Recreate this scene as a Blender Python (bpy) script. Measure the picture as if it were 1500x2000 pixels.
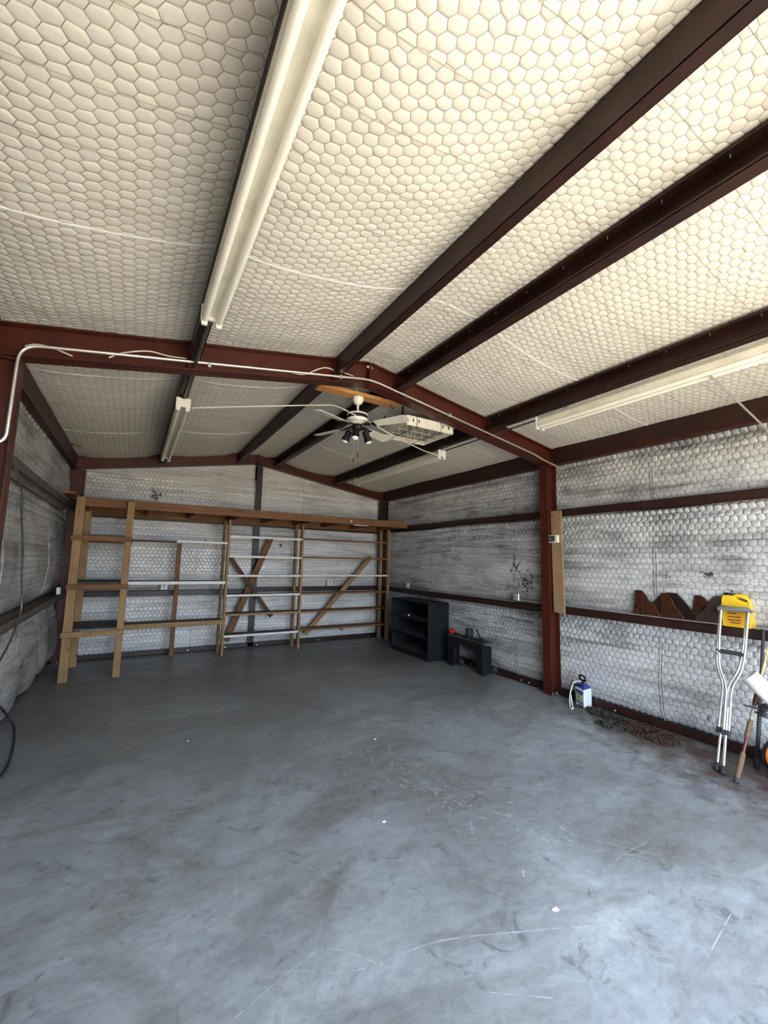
import bpy, math, random
import numpy as np
from mathutils import Vector, Matrix
for _o in list(bpy.data.objects): bpy.data.objects.remove(_o)
S = bpy.context.scene
C = S.collection
random.seed(7)

# ------------------------------------------------------------------ camera
F_PX, YAW, PITCH, ROLL, CAM_H = 817.84, .5341, .1156, .0223, 1.65
cam_d = bpy.data.cameras.new('camera'); cam = bpy.data.objects.new('camera', cam_d); C.objects.link(cam)
cam_d.sensor_fit = 'VERTICAL'; cam_d.sensor_height = 36; cam_d.sensor_width = 27
cam_d.lens = 36*F_PX/2000; cam_d.clip_start = .02
_f = Vector((math.sin(YAW)*math.cos(PITCH), math.cos(YAW)*math.cos(PITCH), math.sin(PITCH)))
_r = Vector((math.cos(YAW), -math.sin(YAW), 0)); _u = _r.cross(_f)
_r2 = _r*math.cos(ROLL)+_u*math.sin(ROLL); _u2 = -_r*math.sin(ROLL)+_u*math.cos(ROLL)
cam.matrix_world = Matrix(((_r2.x,_u2.x,-_f.x,0),(_r2.y,_u2.y,-_f.y,0),(_r2.z,_u2.z,-_f.z,CAM_H),(0,0,0,1)))
S.camera = cam

# ------------------------------------------------------------------ light
w = bpy.data.worlds.new('sky'); S.world = w; w.use_nodes = True
bg = w.node_tree.nodes['Background']
bg.inputs[0].default_value = (.70, .83, 1.0, 1); bg.inputs[1].default_value = 7.0
sun_d = bpy.data.lights.new('sun', 'SUN'); sun = bpy.data.objects.new('sun', sun_d); C.objects.link(sun)
sun_d.energy = 14.5; sun_d.angle = .01; sun_d.color = (1, .88, .70)
sun.rotation_euler = Vector((-.55, .06, -1)).to_track_quat('-Z', 'Y').to_euler()
sun.location = (8, -4, 12)
DOOR = (-.05, 4.05, 2.9)          # opening of the overhead door behind the camera: x0, x1, height
FRONT = -.70
po_d = bpy.data.lights.new('door_portal', 'AREA'); po = bpy.data.objects.new('door_portal', po_d); C.objects.link(po)
po_d.shape = 'RECTANGLE'; po_d.size = DOOR[1]-DOOR[0]; po_d.size_y = DOOR[2]; po_d.cycles.is_portal = True
po.location = ((DOOR[0]+DOOR[1])/2, FRONT-.05, DOOR[2]/2); po.rotation_euler = (math.pi/2, 0, 0)
S.view_settings.view_transform = 'Standard'; S.view_settings.look = 'None'
S.view_settings.exposure = .90; S.view_settings.gamma = 1; S.view_settings.use_curve_mapping = False
S.cycles.max_bounces = 7; S.cycles.diffuse_bounces = 5; S.cycles.adaptive_threshold = .05; S.cycles.glossy_bounces = 4
S.cycles.sample_clamp_indirect = 12; S.cycles.caustics_reflective = False

# ------------------------------------------------------------------ materials
def nt(name):
    m = bpy.data.materials.new(name); m.use_nodes = True
    t = m.node_tree; return m, t, t.nodes['Principled BSDF']
def lk(t, a, b): t.links.new(a, b)
def coord(t, scale=(1,1,1), rot=(0,0,0)):
    tc = t.nodes.new('ShaderNodeTexCoord'); mp = t.nodes.new('ShaderNodeMapping')
    mp.inputs['Scale'].default_value = scale; mp.inputs['Rotation'].default_value = rot
    lk(t, tc.outputs['Object'], mp.inputs[0]); return mp.outputs[0]
def noise(t, vec, scale, detail=4, rough=.6, dist=0):
    n = t.nodes.new('ShaderNodeTexNoise'); n.inputs['Scale'].default_value = scale
    n.inputs['Detail'].default_value = detail; n.inputs['Roughness'].default_value = rough; n.inputs['Distortion'].default_value = dist
    lk(t, vec, n.inputs['Vector']); return n.outputs[0]
def ramp(t, fac, stops):
    r = t.nodes.new('ShaderNodeValToRGB'); e = r.color_ramp.elements
    while len(e) < len(stops): e.new(.5)
    for k, (p, c) in enumerate(stops):
        e[k].position = p; e[k].color = (*c, 1) if len(c) == 3 else c
    lk(t, fac, r.inputs[0]); return r.outputs[0]
def mix(t, fac, a, b, mode='MIX'):
    m = t.nodes.new('ShaderNodeMix'); m.data_type = 'RGBA'; m.blend_type = mode
    for s, v in ((0, fac), (6, a), (7, b)):
        if hasattr(v, 'node'): lk(t, v, m.inputs[s])
        elif s == 0: m.inputs[0].default_value = v
        else: m.inputs[s].default_value = (*v, 1)
    return m.outputs[2]
def bump(t, bs, h, strength, dist=.01):
    b = t.nodes.new('ShaderNodeBump'); b.inputs['Strength'].default_value = strength; b.inputs['Distance'].default_value = dist
    lk(t, h, b.inputs['Height']); lk(t, b.outputs[0], bs.inputs['Normal'])
def simple(name, col, rough=.5, metal=0, var=.25, scale=9, bmp=0, spec=.5):
    m, t, b = nt(name); v = coord(t)
    n = noise(t, v, scale, 5)
    dark = tuple(c*(1-var) for c in col); lite = tuple(min(1, c*(1+var)) for c in col)
    lk(t, ramp(t, n, [(.3, dark), (.7, lite)]), b.inputs['Base Color'])
    b.inputs['Roughness'].default_value = rough; b.inputs['Metallic'].default_value = metal
    b.inputs['Specular IOR Level'].default_value = spec
    if bmp: bump(t, b, n, bmp)
    return m
def wood(name, c1, c2, axis, rough=.65, k=1, spec=.3):
    m, t, b = nt(name)
    sc = [14*k, 14*k, 14*k]; sc[axis] = .9
    v = coord(t, tuple(sc)); n = noise(t, v, 2.2, 6, .65, 1.2)
    g = ramp(t, n, [(.28, c1), (.5, tuple((a+b_)/2 for a, b_ in zip(c1, c2))), (.72, c2)])
    n2 = noise(t, coord(t), 2.5, 3)
    g2 = mix(t, ramp(t, n2, [(.45, (0,0,0)), (.8, (.55,.55,.55))]), g, tuple(c*.45 for c in c1))
    kn = t.nodes.new('ShaderNodeTexVoronoi'); kn.inputs['Scale'].default_value = 3.2
    s2 = [2.2, 2.2, 2.2]; s2[axis] = .8
    lk(t, coord(t, tuple(s2)), kn.inputs['Vector'])
    g3 = mix(t, ramp(t, kn.outputs[0], [(.05, (1,1,1)), (.09, (0,0,0))]), g2, tuple(c*.22 for c in c1))
    lk(t, g3, b.inputs['Base Color']); b.inputs['Roughness'].default_value = rough
    b.inputs['Specular IOR Level'].default_value = spec
    bump(t, b, n, .25, .004); return m
def insulation(name, clean, dirt, amount, rough, streak):
    m, t, b = nt(name)
    v = coord(t)
    n1 = noise(t, v, 1.1, 6, .65, .4); n2 = noise(t, coord(t, streak), 1.6, 5, .7, .6); n3 = noise(t, v, 38, 3)
    a = ramp(t, n1, [(.40, (0,0,0)), (.66, (1,1,1))]); d = ramp(t, n2, [(.44, (0,0,0)), (.66, (1,1,1))])
    f = mix(t, .6, a, d)
    fm = t.nodes.new('ShaderNodeMath'); fm.operation = 'MULTIPLY'; fm.inputs[1].default_value = amount; lk(t, f, fm.inputs[0])
    c = mix(t, fm.outputs[0], clean, dirt)
    c2 = mix(t, ramp(t, n3, [(.3, (.16,.16,.16)), (.6, (0,0,0))]), c, dirt)
    lk(t, c2, b.inputs['Base Color'])
    b.inputs['Roughness'].default_value = rough; b.inputs['Specular IOR Level'].default_value = .5
    bump(t, b, n3, .12, .004)
    return m, t, b, c2
def spots(mat_pack, blobs):
    """black mildew / soot stains on the sheet: (centre, radius)"""
    m, t, b, c = mat_pack
    v = coord(t); n = noise(t, v, 16, 5, .75); cur = c
    for ctr, rad in blobs:
        d = t.nodes.new('ShaderNodeVectorMath'); d.operation = 'DISTANCE'; lk(t, v, d.inputs[0]); d.inputs[1].default_value = ctr
        q = t.nodes.new('ShaderNodeMath'); q.operation = 'DIVIDE'; lk(t, d.outputs['Value'], q.inputs[0]); q.inputs[1].default_value = rad
        s = t.nodes.new('ShaderNodeMath'); s.operation = 'MULTIPLY_ADD'; lk(t, q.outputs[0], s.inputs[0]); s.inputs[1].default_value = .36; lk(t, n, s.inputs[2])
        k = ramp(t, s.outputs[0], [(.50, (1,1,1)), (.62, (0,0,0))])
        cur = mix(t, k, cur, (.02, .02, .02))
    lk(t, cur, b.inputs['Base Color']); return m

M = {}
M['ceil'] = insulation('white_vinyl_ceiling', (.78,.75,.68), (.50,.47,.41), .35, .55, (.5,2,2))[0]
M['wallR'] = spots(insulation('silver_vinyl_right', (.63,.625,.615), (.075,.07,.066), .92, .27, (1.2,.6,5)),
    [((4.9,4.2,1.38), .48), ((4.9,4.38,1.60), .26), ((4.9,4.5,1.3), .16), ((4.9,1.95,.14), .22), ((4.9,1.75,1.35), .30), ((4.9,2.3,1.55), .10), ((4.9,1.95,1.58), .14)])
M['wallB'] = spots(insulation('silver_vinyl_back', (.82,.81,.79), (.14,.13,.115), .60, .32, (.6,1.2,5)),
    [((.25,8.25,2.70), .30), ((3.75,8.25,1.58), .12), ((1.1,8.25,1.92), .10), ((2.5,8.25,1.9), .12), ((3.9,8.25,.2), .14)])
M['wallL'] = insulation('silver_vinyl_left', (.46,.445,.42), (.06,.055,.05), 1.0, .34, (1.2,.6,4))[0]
M['wire'] = simple('galvanised_netting', (.15,.13,.11), .6, .2)
M['cwire'] = simple('tan_netting', (.27,.22,.16), .6, .1)
M['seam'] = simple('seam_tape', (.86,.85,.81), .35, 0, .06)
M['red'] = simple('red_oxide_steel', (.060,.0105,.005), .42, 0, .35, 6, spec=.4)
M['dkred'] = simple('dark_oxide_steel', (.024,.008,.0055), .45, 0, .4, 5, spec=.4)  # same red primer, darkened: shade on the purlins put into the colour
M['skin'] = simple('galvanised_sheet', (.45,.46,.47), .4, .6)
M['bolt'] = simple('zinc_bolt', (.75,.74,.72), .3, .8, .1)
M['emt'] = simple('galvanised_conduit', (.66,.64,.58), .32, .75, .12, 20)
M['dkpipe'] = simple('grey_conduit', (.10,.095,.09), .4, .4)
M['white'] = simple('white_enamel', (.82,.80,.74), .35, 0, .06)
M['tube'] = simple('frosted_lamp_glass', (.88,.85,.76), .22, 0, .04)
M['cream'] = simple('aged_white_enamel', (.74,.72,.62), .4, 0, .12)
M['cable'] = simple('white_cable', (.70,.67,.60), .5, 0, .1)
M['blackcable'] = simple('black_cable', (.02,.02,.02), .5)
M['black'] = simple('black_paint', (.007,.008,.010), .5, 0, .4, 12, spec=.3)
M['blackfurn'] = simple('black_painted_wood', (.0065,.0075,.010), .6, 0, .5, 14, spec=.25)
M['dusty'] = simple('dusty_black_shelf', (.06,.06,.055), .85, 0, .3, 6, spec=.2)
M['rubber'] = simple('dark_rubber', (.03,.03,.032), .7)
M['grey_pad'] = simple('grey_rubber_pad', (.18,.175,.16), .75)
M['alu'] = simple('aluminium', (.86,.87,.88), .25, .85, .05)
M['steelbox'] = simple('galvanised_box', (.70,.71,.71), .28, .85, .1)
M['yellow'] = simple('yellow_plastic', (.78,.50,.02), .35, 0, .1)
M['ylabel'] = simple('orange_label', (.80,.36,.02), .4, 0, .1)
M['ink'] = simple('dark_ink', (.02,.02,.02), .6)
M['jugwhite'] = simple('white_plastic', (.80,.83,.86), .35, 0, .04)
M['blue'] = simple('blue_plastic', (.018,.045,.25), .35, 0, .15)
M['green'] = simple('green_print', (.12,.20,.07), .5, 0, .5, 60)
M['cream_print'] = simple('pale_print', (.62,.64,.55), .5)
M['red_plastic'] = simple('red_plastic', (.55,.015,.012), .35)
M['dkgreen'] = simple('dark_green_plastic', (.02,.035,.012), .5)
M['orange'] = simple('orange_plastic', (.85,.22,.03), .4)
M['paper'] = simple('white_paper', (.86,.87,.86), .6, 0, .03)
M['stone'] = simple('pale_chip', (.75,.74,.66), .8)
M['rust'] = simple('rusty_chain', (.050,.024,.014), .9, .1, .6, 40)
M['dkchain'] = simple('dark_chain', (.045,.04,.034), .7, .3, .4, 40)
M['rod'] = simple('yellow_cane', (.62,.45,.16), .45)
M['cork'] = simple('cork_grip', (.13,.080,.045), .8, 0, .3, 60)
M['wrap'] = simple('maroon_thread', (.09,.02,.015), .4)
M['grille'] = simple('dusty_filter', (.30,.27,.22), .8, 0, .4, 25)
M['reel'] = simple('grey_reel', (.05,.055,.06), .35, .3)
PINE = ((.22,.125,.05), (.41,.255,.115)); BRN = ((.13,.055,.02), (.25,.115,.045)); DKW = ((.055,.028,.014), (.12,.06,.03))
for k, ax in enumerate('xyz'):
    M['pine_'+ax] = wood('pine_'+ax, *PINE, k); M['brown_'+ax] = wood('weathered_lumber_'+ax, *BRN, k); M['dark_'+ax] = wood('dark_lumber_'+ax, *DKW, k)
M['fresh'] = wood('orange_pine', (.45,.20,.06), (.68,.36,.14), 0)
M['ply'] = wood('hardboard', (.26,.165,.085), (.36,.24,.13), 2, .6, .4)
M['gloss'] = wood('varnished_walnut', (.022,.008,.004), (.075,.022,.009), 2, .14, .6, .6)
M['gloss2'] = wood('dark_varnished_walnut', (.010,.006,.005), (.035,.016,.010), 2, .16, .6, .6)
M['plum'] = wood('purplish_walnut', (.035,.020,.018), (.060,.036,.033), 2, .4, .5)
M['greyshelf'] = simple('dusty_shelf_top', (.10,.09,.075), .85, 0, .35, 8)
M['whitewood'] = simple('white_painted_wood', (.72,.70,.66), .5, 0, .12, 12)

# concrete: worn blue-grey paint with traffic stains
m, t, b = nt('painted_concrete'); v = coord(t)
base = ramp(t, noise(t, v, .55, 6, .62, .5), [(.30, (.155,.155,.152)), (.44, (.215,.232,.248)), (.56,(.285,.312,.334)), (.70, (.40,.43,.44))])
st = ramp(t, noise(t, coord(t, (1.0,1.6,1), (0,0,.5)), .9, 8, .72, .9), [(.47, (0,0,0)), (.68, (.72,.72,.72))])
c1 = mix(t, st, base, (.125,.115,.10))
st2 = ramp(t, noise(t, coord(t, (3,3,3)), 1.5, 9, .78, 1.2), [(.56, (0,0,0)), (.66, (.60,.60,.60))])
c2 = mix(t, st2, c1, (.055,.052,.055))
st3 = ramp(t, noise(t, coord(t, (.9,5,1), (0,0,-.6)), 2.2, 6, .7, .4), [(.60, (0,0,0)), (.74, (.28,.28,.28))])
c3 = mix(t, st3, c2, (.42,.44,.46))
fine = ramp(t, noise(t, coord(t, (2.6,4,1), (0,0,.25)), 4, 9, .72, .8), [(.35, (.80,.80,.80)), (.65, (1.10,1.10,1.10))])
c3 = mix(t, 1.0, c3, fine, 'MULTIPLY')
speck = ramp(t, noise(t, v, 55, 6, .8), [(.66, (0,0,0)), (.74, (.5,.5,.5))])
c3 = mix(t, speck, c3, (.45,.46,.46))
sep = t.nodes.new('ShaderNodeSeparateXYZ'); lk(t, v, sep.inputs[0])
bk = t.nodes.new('ShaderNodeMapRange'); bk.inputs[1].default_value = 3.2; bk.inputs[2].default_value = 6.2; lk(t, sep.outputs[1], bk.inputs[0])
bkm = t.nodes.new('ShaderNodeMath'); bkm.operation = 'MULTIPLY'; lk(t, bk.outputs[0], bkm.inputs[0]); lk(t, ramp(t, noise(t, v, 1.4, 5), [(.25, (.4,.4,.4)), (.6, (.9,.9,.9))]), bkm.inputs[1])
c3b = mix(t, bkm.outputs[0], c3, (.155,.148,.132))     # browner and darker towards the back
# rust stain around the crutches and the chain heap
for ctr, rad, col in (((4.6,1.55,0), 1.05, (.05,.020,.010)), ((4.6,2.5,0), .75, (.06,.04,.028)), ((4.7,3.0,0), .6, (.07,.06,.05))):
    d = t.nodes.new('ShaderNodeVectorMath'); d.operation = 'DISTANCE'; lk(t, v, d.inputs[0]); d.inputs[1].default_value = ctr
    q = t.nodes.new('ShaderNodeMath'); q.operation = 'DIVIDE'; lk(t, d.outputs['Value'], q.inputs[0]); q.inputs[1].default_value = rad
    s = t.nodes.new('ShaderNodeMath'); s.operation = 'MULTIPLY_ADD'; lk(t, q.outputs[0], s.inputs[0]); s.inputs[1].default_value = .45; lk(t, noise(t, v, 5, 6, .7), s.inputs[2])
    c3b = mix(t, ramp(t, s.outputs[0], [(.62, (.9,.9,.9)), (.95, (0,0,0))]), c3b, col)
lk(t, c3b, b.inputs['Base Color'])
lk(t, ramp(t, noise(t, v, 3, 5), [(.3, (.34,.34,.34)), (.7, (.55,.55,.55))]), b.inputs['Roughness'])
b.inputs['Specular IOR Level'].default_value = .5
bump(t, b, noise(t, v, 60, 4), .10, .004); M['concrete'] = m
M['scratch'] = simple('scratched_paint', (.36,.38,.39), .7, 0, .15)
M['ground'] = simple('dry_gravel', (.55,.465,.35), .9, 0, .15, 3)

# ------------------------------------------------------------------ mesh helpers
class MB:
    def __init__(s): s.v = []; s.f = []
    def add(s, vs, fs):
        n = len(s.v); s.v += [tuple(p) for p in vs]; s.f += [tuple(i+n for i in q) for q in fs]; return s
    def box(s, x0, x1, y0, y1, z0, z1):
        return s.add([(x0,y0,z0),(x1,y0,z0),(x1,y1,z0),(x0,y1,z0),(x0,y0,z1),(x1,y0,z1),(x1,y1,z1),(x0,y1,z1)],
            [(0,3,2,1),(4,5,6,7),(0,1,5,4),(1,2,6,5),(2,3,7,6),(3,0,4,7)])
    def bar(s, a, b_, w_, h_, up=(0,0,1)):
        """rectangular bar from a to b, w across, h along 'up'"""
        a = Vector(a); b_ = Vector(b_); d = (b_-a).normalized(); x = d.cross(Vector(up)).normalized(); y = x.cross(d)
        vs = [p+x*sx*w_/2+y*sy*h_/2 for p in (a, b_) for sx, sy in ((-1,-1),(1,-1),(1,1),(-1,1))]
        return s.add(vs, [(0,1,2,3),(7,6,5,4),(0,4,5,1),(1,5,6,2),(2,6,7,3),(3,7,4,0)])
    def prism(s, poly, o, ax, ay, n, th):
        """polygon in plane (o, ax, ay) extruded th along n"""
        o, ax, ay, n = map(Vector, (o, ax, ay, n)); k = len(poly)
        lo = [o+ax*p[0]+ay*p[1] for p in poly]; hi = [p+n*th for p in lo]
        return s.add(lo+hi, [tuple(range(k-1,-1,-1)), tuple(range(k,2*k))]+[(i,(i+1)%k,(i+1)%k+k,i+k) for i in range(k)])
    def tube(s, pts, r, n=8, caps=True):
        pts = [Vector(p) for p in pts]; k = len(pts); rr = r if hasattr(r, '__len__') else [r]*k
        x = None; vs = []
        for i, p in enumerate(pts):
            d = (pts[min(i+1,k-1)]-pts[max(i-1,0)]).normalized()
            if x is None: x = d.orthogonal().normalized()
            x = (x-d*x.dot(d)).normalized(); y = d.cross(x)
            vs += [p+(x*math.cos(2*math.pi*j/n)+y*math.sin(2*math.pi*j/n))*rr[i] for j in range(n)]
        fs = [(i*n+j, i*n+(j+1)%n, (i+1)*n+(j+1)%n, (i+1)*n+j) for i in range(k-1) for j in range(n)]
        if caps: fs += [tuple(range(n-1,-1,-1)), tuple(range((k-1)*n, k*n))]
        return s.add(vs, fs)
    def lathe(s, prof, o, axis=(0,0,1), n=20):
        o = Vector(o); a = Vector(axis).normalized()
        return s.tube([o+a*h for _, h in prof], [max(r, 1e-4) for r, _ in prof], n)
    def build(s, name, mat, parent=None, smooth=False, bevel=0, kind=None, label=None):
        me = bpy.data.meshes.new(name)
        off = Vector(parent.get('_w', (0,0,0))) if parent else Vector((0,0,0))
        me.from_pydata([tuple(Vector(p)-off) for p in s.v], [], s.f); me.update()
        me.materials.append(mat)
        o = bpy.data.objects.new(name, me); C.objects.link(o)
        if parent: o.parent = parent; o['_w'] = tuple(off)
        if smooth:
            me.polygons.foreach_set('use_smooth', [True]*len(me.polygons))
            try: me.set_sharp_from_angle(angle=math.radians(40))
            except Exception: pass
        if bevel:
            md = o.modifiers.new('b', 'BEVEL'); md.width = bevel; md.segments = 1; md.limit_method = 'ANGLE'
        if kind: o['kind'] = kind
        if label: o['label'] = label
        return o
def tag(o, label, cat, group=None, kind=None):
    o['label'] = label; o['category'] = cat
    if group: o['group'] = group
    if kind: o['kind'] = kind
    return o
def thing(name, loc, label, cat, group=None):
    o = bpy.data.objects.new(name, None); C.objects.link(o); o.location = loc; o['_w'] = tuple(loc); o.empty_display_size = .05
    return tag(o, label, cat, group)
def dup(root, delta, label, group=None, mirror=False):
    def cp(o, par):
        c = o.copy(); C.objects.link(c); c.parent = par
        for ch in o.children: cp(ch, c)
        return c
    r = cp(root, None); r.location = Vector(root.location)+Vector(delta); r['label'] = label
    if group: r['group'] = group
    return r
def arc(pts, rad=.06, n=5):
    """round the corners of a polyline"""
    pts = [Vector(p) for p in pts]; out = [pts[0]]
    for i in range(1, len(pts)-1):
        a, p, c = pts[i-1], pts[i], pts[i+1]; u = (a-p); v_ = (c-p); r = min(rad, u.length*.45, v_.length*.45)
        A = p+u.normalized()*r; B = p+v_.normalized()*r
        out += [A*(1-k/n)**2+p*2*(k/n)*(1-k/n)+B*(k/n)**2 for k in range(n+1)]
    return out+[pts[-1]]
def smoothpath(pts, n=6):
    P = [Vector(p) for p in pts]; Q = [P[0]*2-P[1]]+P+[P[-1]*2-P[-2]]; out = []
    for i in range(1, len(Q)-2):
        for k in range(n):
            s = k/n; a, b_, c, d = Q[i-1:i+3]
            out.append(.5*((2*b_)+(c-a)*s+(2*a-5*b_+4*c-d)*s*s+(3*b_-a-3*c+d)*s**3))
    return out+[P[-1]]

# ------------------------------------------------------------------ dimensions
XC, SL, ZR = 1.9646, .1674, 3.726          # ridge line, roof slope, ridge height
XGR, XGL = 4.80, -.86                      # inner girt faces
XWR, XWL, YW = 4.98, -1.04, 8.34           # insulation plane at the supports
YF, YB = 3.72, 8.26                        # frame centre lines
def zroof(x): return ZR-SL*abs(x-XC)

# ------------------------------------------------------------------ quilted sheet
rng = np.random.default_rng(3)
_ph = rng.uniform(0, 6.28, (24, 3)); 
def wob(a, b_, sc, seed=0):
    r = np.random.default_rng(seed); o = 0*a
    for k in range(9):
        th = r.uniform(0, 6.28); q = sc*r.uniform(.5, 2.2); o = o+np.sin((a*math.cos(th)+b_*math.sin(th))*q+r.uniform(0, 6.28))/9*1.6
    return o
def mesh_np(name, V, T, mat, parent, smooth=True, kind=None):
    me = bpy.data.meshes.new(name); nv, nf = len(V), len(T)
    me.vertices.add(nv); me.vertices.foreach_set('co', V.astype(np.float32).ravel())
    k = T.shape[1]
    me.loops.add(nf*k); me.loops.foreach_set('vertex_index', T.astype(np.int32).ravel())
    me.polygons.add(nf); me.polygons.foreach_set('loop_start', np.arange(0, nf*k, k, dtype=np.int32))
    me.update(calc_edges=True); me.validate()
    me.polygons.foreach_set('use_smooth', np.full(nf, smooth)); me.materials.append(mat); me.update()
    o = bpy.data.objects.new(name, me); C.objects.link(o); o.parent = parent
    if kind: o['kind'] = kind
    return o
def quilt(u0, u1, v0, v1, su, sv, puff, place, mat, parent, seed, jit=.1, keep=None, netting=True, linewire=5, wr=.0011, wmat='wire'):
    """hexagonal wire netting pressing into a soft vinyl sheet. place(u, v, h) -> world points, h = height off the sheet"""
    ni = int((u1-u0)/su)+3; nj = int((v1-v0)/sv)+3
    r = np.random.default_rng(seed)
    I, J = np.meshgrid(np.arange(ni), np.arange(nj), indexing='ij')
    U = u0+(I-1)*su; Vv = v0+(J-1+.5*(I % 2))*sv
    a_ = .64*su
    cell = lambda arr: arr
    RU = U+a_+r.normal(0, jit*.10, U.shape)*su; RV = Vv+r.normal(0, jit*.22, U.shape)*sv
    LU = U-a_+r.normal(0, jit*.10, U.shape)*su; LV = Vv+r.normal(0, jit*.22, U.shape)*sv
    n = ni*nj; idR = (I*nj+J); idL = idR+n
    ok = (I >= 1) & (I < ni-1) & (J >= 1) & (J < nj-1) & (U > u0) & (U < u1) & (Vv > v0) & (Vv < v1)
    if keep is not None: ok &= keep(U, Vv)
    ii, jj = I[ok], J[ok]; odd = ii % 2
    ur = idL[ii+1, jj+odd]; lr = idL[ii+1, jj-1+odd]; ul = idR[ii-1, jj+odd]; ll = idR[ii-1, jj-1+odd]
    cor = np.stack([idR[ii, jj], ur, ul, idL[ii, jj], ll, lr], 1)          # six corners, ccw in (u,v)
    CU = np.concatenate([RU.ravel(), LU.ravel()]); CV = np.concatenate([RV.ravel(), LV.ravel()])
    cu, cv = U[ok], Vv[ok]; k = len(cu)
    ku, kv = CU[cor], CV[cor]; mu, mv = ku.mean(1), kv.mean(1)
    pf = ((puff(cu, cv) if callable(puff) else puff)*(1+r.normal(0, .18, k)))[:, None]
    rings = [(.88, .58), (.62, .93)]
    VU, VV, VH = [CU], [CV], [np.zeros(2*n)]; base = []; off = 2*n
    for fr, hh in rings:
        VU.append((mu[:, None]+(ku-mu[:, None])*fr).ravel()); VV.append((mv[:, None]+(kv-mv[:, None])*fr).ravel()); VH.append((pf*hh*np.ones((1, 6))).ravel())
        base.append(off+np.arange(k*6).reshape(k, 6)); off += k*6
    VU.append(mu); VV.append(mv); VH.append(pf[:, 0]); ctr = off+np.arange(k)
    P = place(np.concatenate(VU), np.concatenate(VV), np.concatenate(VH))
    T = []
    def strip(A, B):
        for q in range(6):
            q2 = (q+1) % 6; T.append(np.stack([A[:, q], A[:, q2], B[:, q2]], 1)); T.append(np.stack([A[:, q], B[:, q2], B[:, q]], 1))
    strip(cor, base[0]); strip(base[0], base[1])
    for q in range(6): T.append(np.stack([base[1][:, q], base[1][:, (q+1) % 6], ctr], 1))
    T = np.concatenate(T); used = np.unique(T); rm = np.full(len(P), -1); rm[used] = np.arange(len(used))
    # face orientation: towards +h
    A, B, D = P[T[0, 0]], P[T[0, 1]], P[T[0, 2]]
    up = place(np.array([mu[0]]), np.array([mv[0]]), np.array([.05]))[0]-place(np.array([mu[0]]), np.array([mv[0]]), np.array([0.]))[0]
    flip = np.dot(np.cross(B-A, D-A), up) < 0
    TT = rm[T]; TT = TT[:, ::-1] if flip else TT
    sh = mesh_np('insulation_sheet', P[used], TT, mat, parent, True)
    if netting:
        E = np.concatenate([cor[:, [0, 1]], cor[:, [1, 2]], cor[:, [2, 3]], cor[:, [3, 4]], cor[:, [4, 5]], cor[:, [5, 0]]]); E.sort(1); E = np.unique(E, axis=0)
        segs = [(CU[E[:, 0]], CV[E[:, 0]], CU[E[:, 1]], CV[E[:, 1]])]
        if linewire:
            for vv in np.arange(v0+sv*linewire, v1, sv*linewire):
                uu = np.linspace(u0, u1, int((u1-u0)/su)); k1 = np.ones(len(uu)-1)*vv
                segs.append((uu[:-1], k1, uu[1:], k1))
        a0, b0, a1, b1 = [np.concatenate([s_[q] for s_ in segs]) for q in range(4)]
        dx, dy = a1-a0, b1-b0; L = np.hypot(dx, dy)+1e-9; ww = np.full(len(a0), wr); ww[len(E):] *= .6; px, py = -dy/L*ww, dx/L*ww
        h0 = np.full(len(a0), .0006); h0[len(E):] = .0050; q = []
        for (au, av) in ((a0, b0), (a1, b1)):
            q += [place(au+px, av+py, h0), place(au, av, h0+wr*1.3), place(au-px, av-py, h0)]
        V2 = np.stack(q, 1).reshape(-1, 3); o_ = np.arange(len(a0))*6
        F = np.concatenate([np.stack([o_, o_+3, o_+4, o_+1], 1), np.stack([o_+1, o_+4, o_+5, o_+2], 1)])
        if flip: F = F[:, ::-1]
        mesh_np('wire_netting', V2, F, M[wmat], parent, False, 'stuff')
    return sh
def seam(us, v, wdt, place, parent, h=.006, mat=None):
    """narrow folded flange of the sheet along u at constant v"""
    us = np.asarray(us); b_ = MB(); k = len(us)
    rows = [place(us, np.full(k, v+o), np.full(k, hh)) for o, hh in ((-wdt/2, -.002), (-wdt/3, h), (wdt/3, h), (wdt/2, -.002))]
    vs = [tuple(p) for r_ in rows for p in r_]
    b_.add(vs, [(r_*k+i, r_*k+i+1, (r_+1)*k+i+1, (r_+1)*k+i) for r_ in range(3) for i in range(k-1)])
    return b_.build('seam', mat or M['seam'], parent, True)
def panel_bulge(z, segs, amp, p=2.6):
    o = 0*z
    for a, b_, s in segs:
        t_ = np.clip((z-a)/(b_-a), 0, 1); o = np.maximum(o, np.where((z >= a) & (z <= b_), s*amp*(1-np.abs(2*t_**.62-1)**p), 0))
    return o

# ================================================================== SETTING
fl = MB().box(-1.12, 5.1, FRONT-.05, 8.42, -.12, 0).build('floor', M['concrete']); tag(fl, 'worn blue-grey painted concrete slab floor', 'floor', kind='structure')
g = MB().add([(-40,-60,-.13),(45,-60,-.13),(45,40,-.13),(-40,40,-.13)], [(0,1,2,3)]).build('ground', M['ground']); tag(g, 'sunlit pale gravel ground outside the building', 'ground', kind='structure')
def struct(mb, name, mat, label, cat='wall'):
    o = mb.build(name, mat); return tag(o, label, cat, kind='structure')
wr_ = struct(MB().box(5.04, 5.10, FRONT, 8.42, 0, zroof(5.0)), 'wall_right', M['skin'], 'right side wall lined with silvery quilted insulation under wire netting')
wl_ = struct(MB().box(-1.12, -1.07, FRONT, 8.42, 0, zroof(5.0)), 'wall_left', M['skin'], 'left side wall lined with dingy quilted insulation under wire netting')
gab = [(-1.12, 0), (5.10, 0), (5.10, zroof(5.1)), (XC, ZR+.02), (-1.12, zroof(-1.12))]
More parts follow.
